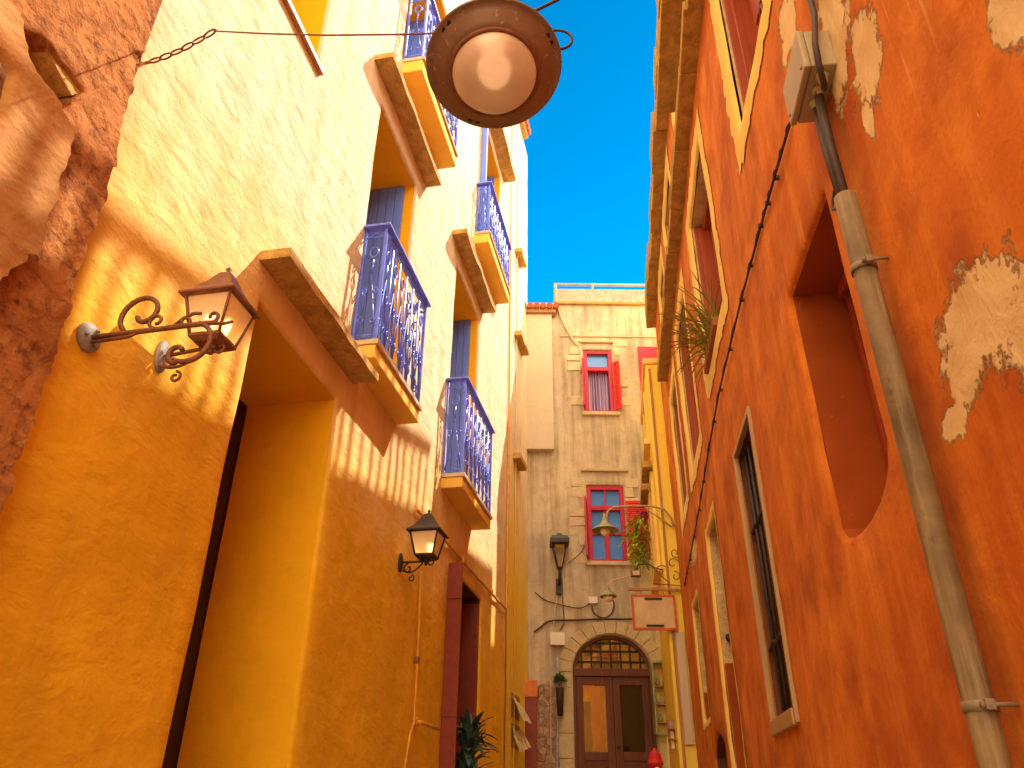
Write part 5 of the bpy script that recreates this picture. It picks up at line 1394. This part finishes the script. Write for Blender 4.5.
# --- shop corner at the lower right of the end wall
c = ept(664, 697, 0.35)
t = thing('display_case', 'narrow greenish glass display case on the wall right of the arched door', 'display case', EW, c[0], 0.12, c[2])
hw, hh = 0.16, 0.60
mb = MB(ES)
for sx in (-1, 1): mb.box(sx * hw - 0.018, sx * hw + 0.018, 0.0, 0.2, -hh, hh, bev=0.004)
for sz in (-1, 1): mb.box(-hw + 0.018, hw - 0.018, 0.0, 0.2, sz * hh - 0.02, sz * hh + 0.02, bev=0.004)
mb.build('frame', M['lamp_green'], t)
mb = MB(ES); mb.box(-hw + 0.018, hw - 0.018, 0.0, 0.02, -hh + 0.02, hh - 0.02); mb.build('back_panel', M['yellow_trim'], t)
for i, zz in enumerate((-0.42, -0.12, 0.18)):
    mb = MB(ES); mb.box(-hw + 0.018, hw - 0.018, 0.02, 0.16, zz, zz + 0.02); mb.build('shelf', M['tan_wood'], t)
    for q in range(2):
        mb = MB(1); s_ = random.uniform(0.7, 1.1); mb.lathe([(0.0, 0), (0.03, 0.0), (0.045, 0.05), (0.02, 0.11), (0.03, 0.14), (0.0, 0.15)], (-0.07 + 0.13 * q, -0.09, zz + 0.021), n=12); mb.build('vase', random.choice([M['lamp_green'], M['clay'], M['paper']]), t)
for i, (px, py, wdt, hgt, lab) in enumerate(((678, 690, 0.2, 0.5, 'upper tier of cards in a tan rack at the corner of the yellow house'), (676, 735, 0.24, 0.42, 'lower tan rack of small goods at the corner of the yellow house'))):
    c = bpt(px, py, -0.5)
    t = thing('goods_rack', lab, 'shop rack', BW, c[0], -0.5, c[2])
    mb = MB(-1); mb.box(-wdt / 2, wdt / 2, -0.02, 0.0, -hgt / 2, hgt / 2, bev=0.004)
    for q in range(3): mb.box(-wdt / 2, wdt / 2, 0.0, 0.09, -hgt / 2 + q * hgt / 3, -hgt / 2 + q * hgt / 3 + 0.02)
    mb.build('rack', M['tan_wood'], t)
    for q in range(3):
        for j in range(3):
            mb = MB(-1); x = -wdt / 2 + 0.035 + j * (wdt - 0.04) / 3; mb.box(x, x + 0.045, 0.02 + 0.012 * j, 0.03 + 0.012 * j, -hgt / 2 + q * hgt / 3 + 0.021, -hgt / 2 + q * hgt / 3 + 0.021 + random.uniform(0.08, 0.13)); mb.build('card', random.choice([M['paper'], M['lamp_ivory'], M['sign_face'], M['grey_metal']]), t)
c = bpt(655.5, 762, -1.6)
t = thing('hydrant', 'red domed hydrant with a pale round disc at the arched door', 'hydrant', BW, c[0], -1.6, c[2] - 0.85)
mb = MB(1); mb.lathe([(0.0, 0.0), (0.15, 0.0), (0.15, 0.06), (0.10, 0.09), (0.10, 0.80), (0.125, 0.81), (0.125, 0.85), (0.105, 0.86), (0.105, 0.90), (0.09, 0.97), (0.05, 1.01), (0.03, 1.02), (0.03, 1.05), (0.0, 1.055)], n=28); mb.build('body', M['red_paint'], t)
mb = MB(-1); mb.lathe([(0.0, 0.10), (0.055, 0.10), (0.055, 0.115), (0.05, 0.125), (0.0, 0.13)], (0, 0, 0.72), (0, 1, 0), 18); mb.build('outlet_cap', M['lamp_ivory'], t)

# --- far left corner: card racks and a dark red box
for (px, py, lab) in ((517, 708, 'upper rack of fluttering printed cards on the far ochre wall'), (517, 738, 'lower rack of fluttering printed cards on the far ochre wall')):
    c = at(LW, px, py, 0.05)
    t = thing('card_rack', lab, 'card rack', LW, c[0], 0.0, c[1])
    mb = MB(LS); mb.box(-0.40, 0.35, 0.0, 0.03, -0.16, 0.2, bev=0.005); mb.build('board', M['tan_wood'], t)
    for q in range(5):
        mb = MB(LS); uu = -0.38 + q * 0.15; k_ = random.uniform(-0.04, 0.05); zz = random.uniform(-0.05, 0.05)
        A = [(uu, 0.05, 0.12 + zz), (uu + 0.13, 0.06, 0.12 + zz), (uu + 0.13, 0.12 + k_, -0.02 + zz), (uu + 0.13, 0.2 + k_, -0.16 + zz), (uu, 0.17 + k_, -0.17 + zz), (uu, 0.1 + k_, -0.02 + zz)]
        mb.face([A[0], A[1], A[2], A[5]]); mb.face([A[5], A[2], A[3], A[4]])
        B = [(a_, b_ - 0.006, c_) for a_, b_, c_ in A]; mb.face([B[0], B[1], B[2], B[5]]); mb.face([B[5], B[2], B[3], B[4]])
        mb.build('card', M['paper'], t)
c0 = at(EW, 526, 700, 0.3); c1 = at(EW, 537, 700, 0.3); ct = at(EW, 530, 680, 0.3)[1]; cs = at(EW, 530, 697, 0.3)[1]
t = thing('cabinet', 'tall dark red cabinet with an orange top in the far left corner', 'cabinet', EW, (c0[0] + c1[0]) / 2 - 0.02, 0.18, 1.3)
w_ = (c1[0] - c0[0]) / 2 + 0.02
mb = MB(ES); mb.box(-w_, w_, -0.12, 0.12, 0, cs - 1.3, bev=0.01); mb.build('body', M['brown_red'] if 'brown_red' in M else M['red_wood'], t)
mb = MB(ES); mb.box(-w_ - 0.01, w_ + 0.01, -0.13, 0.13, cs - 1.298, ct - 1.3, bev=0.012); mb.build('top', M['orange2'] if 'orange2' in M else M['tile'], t)
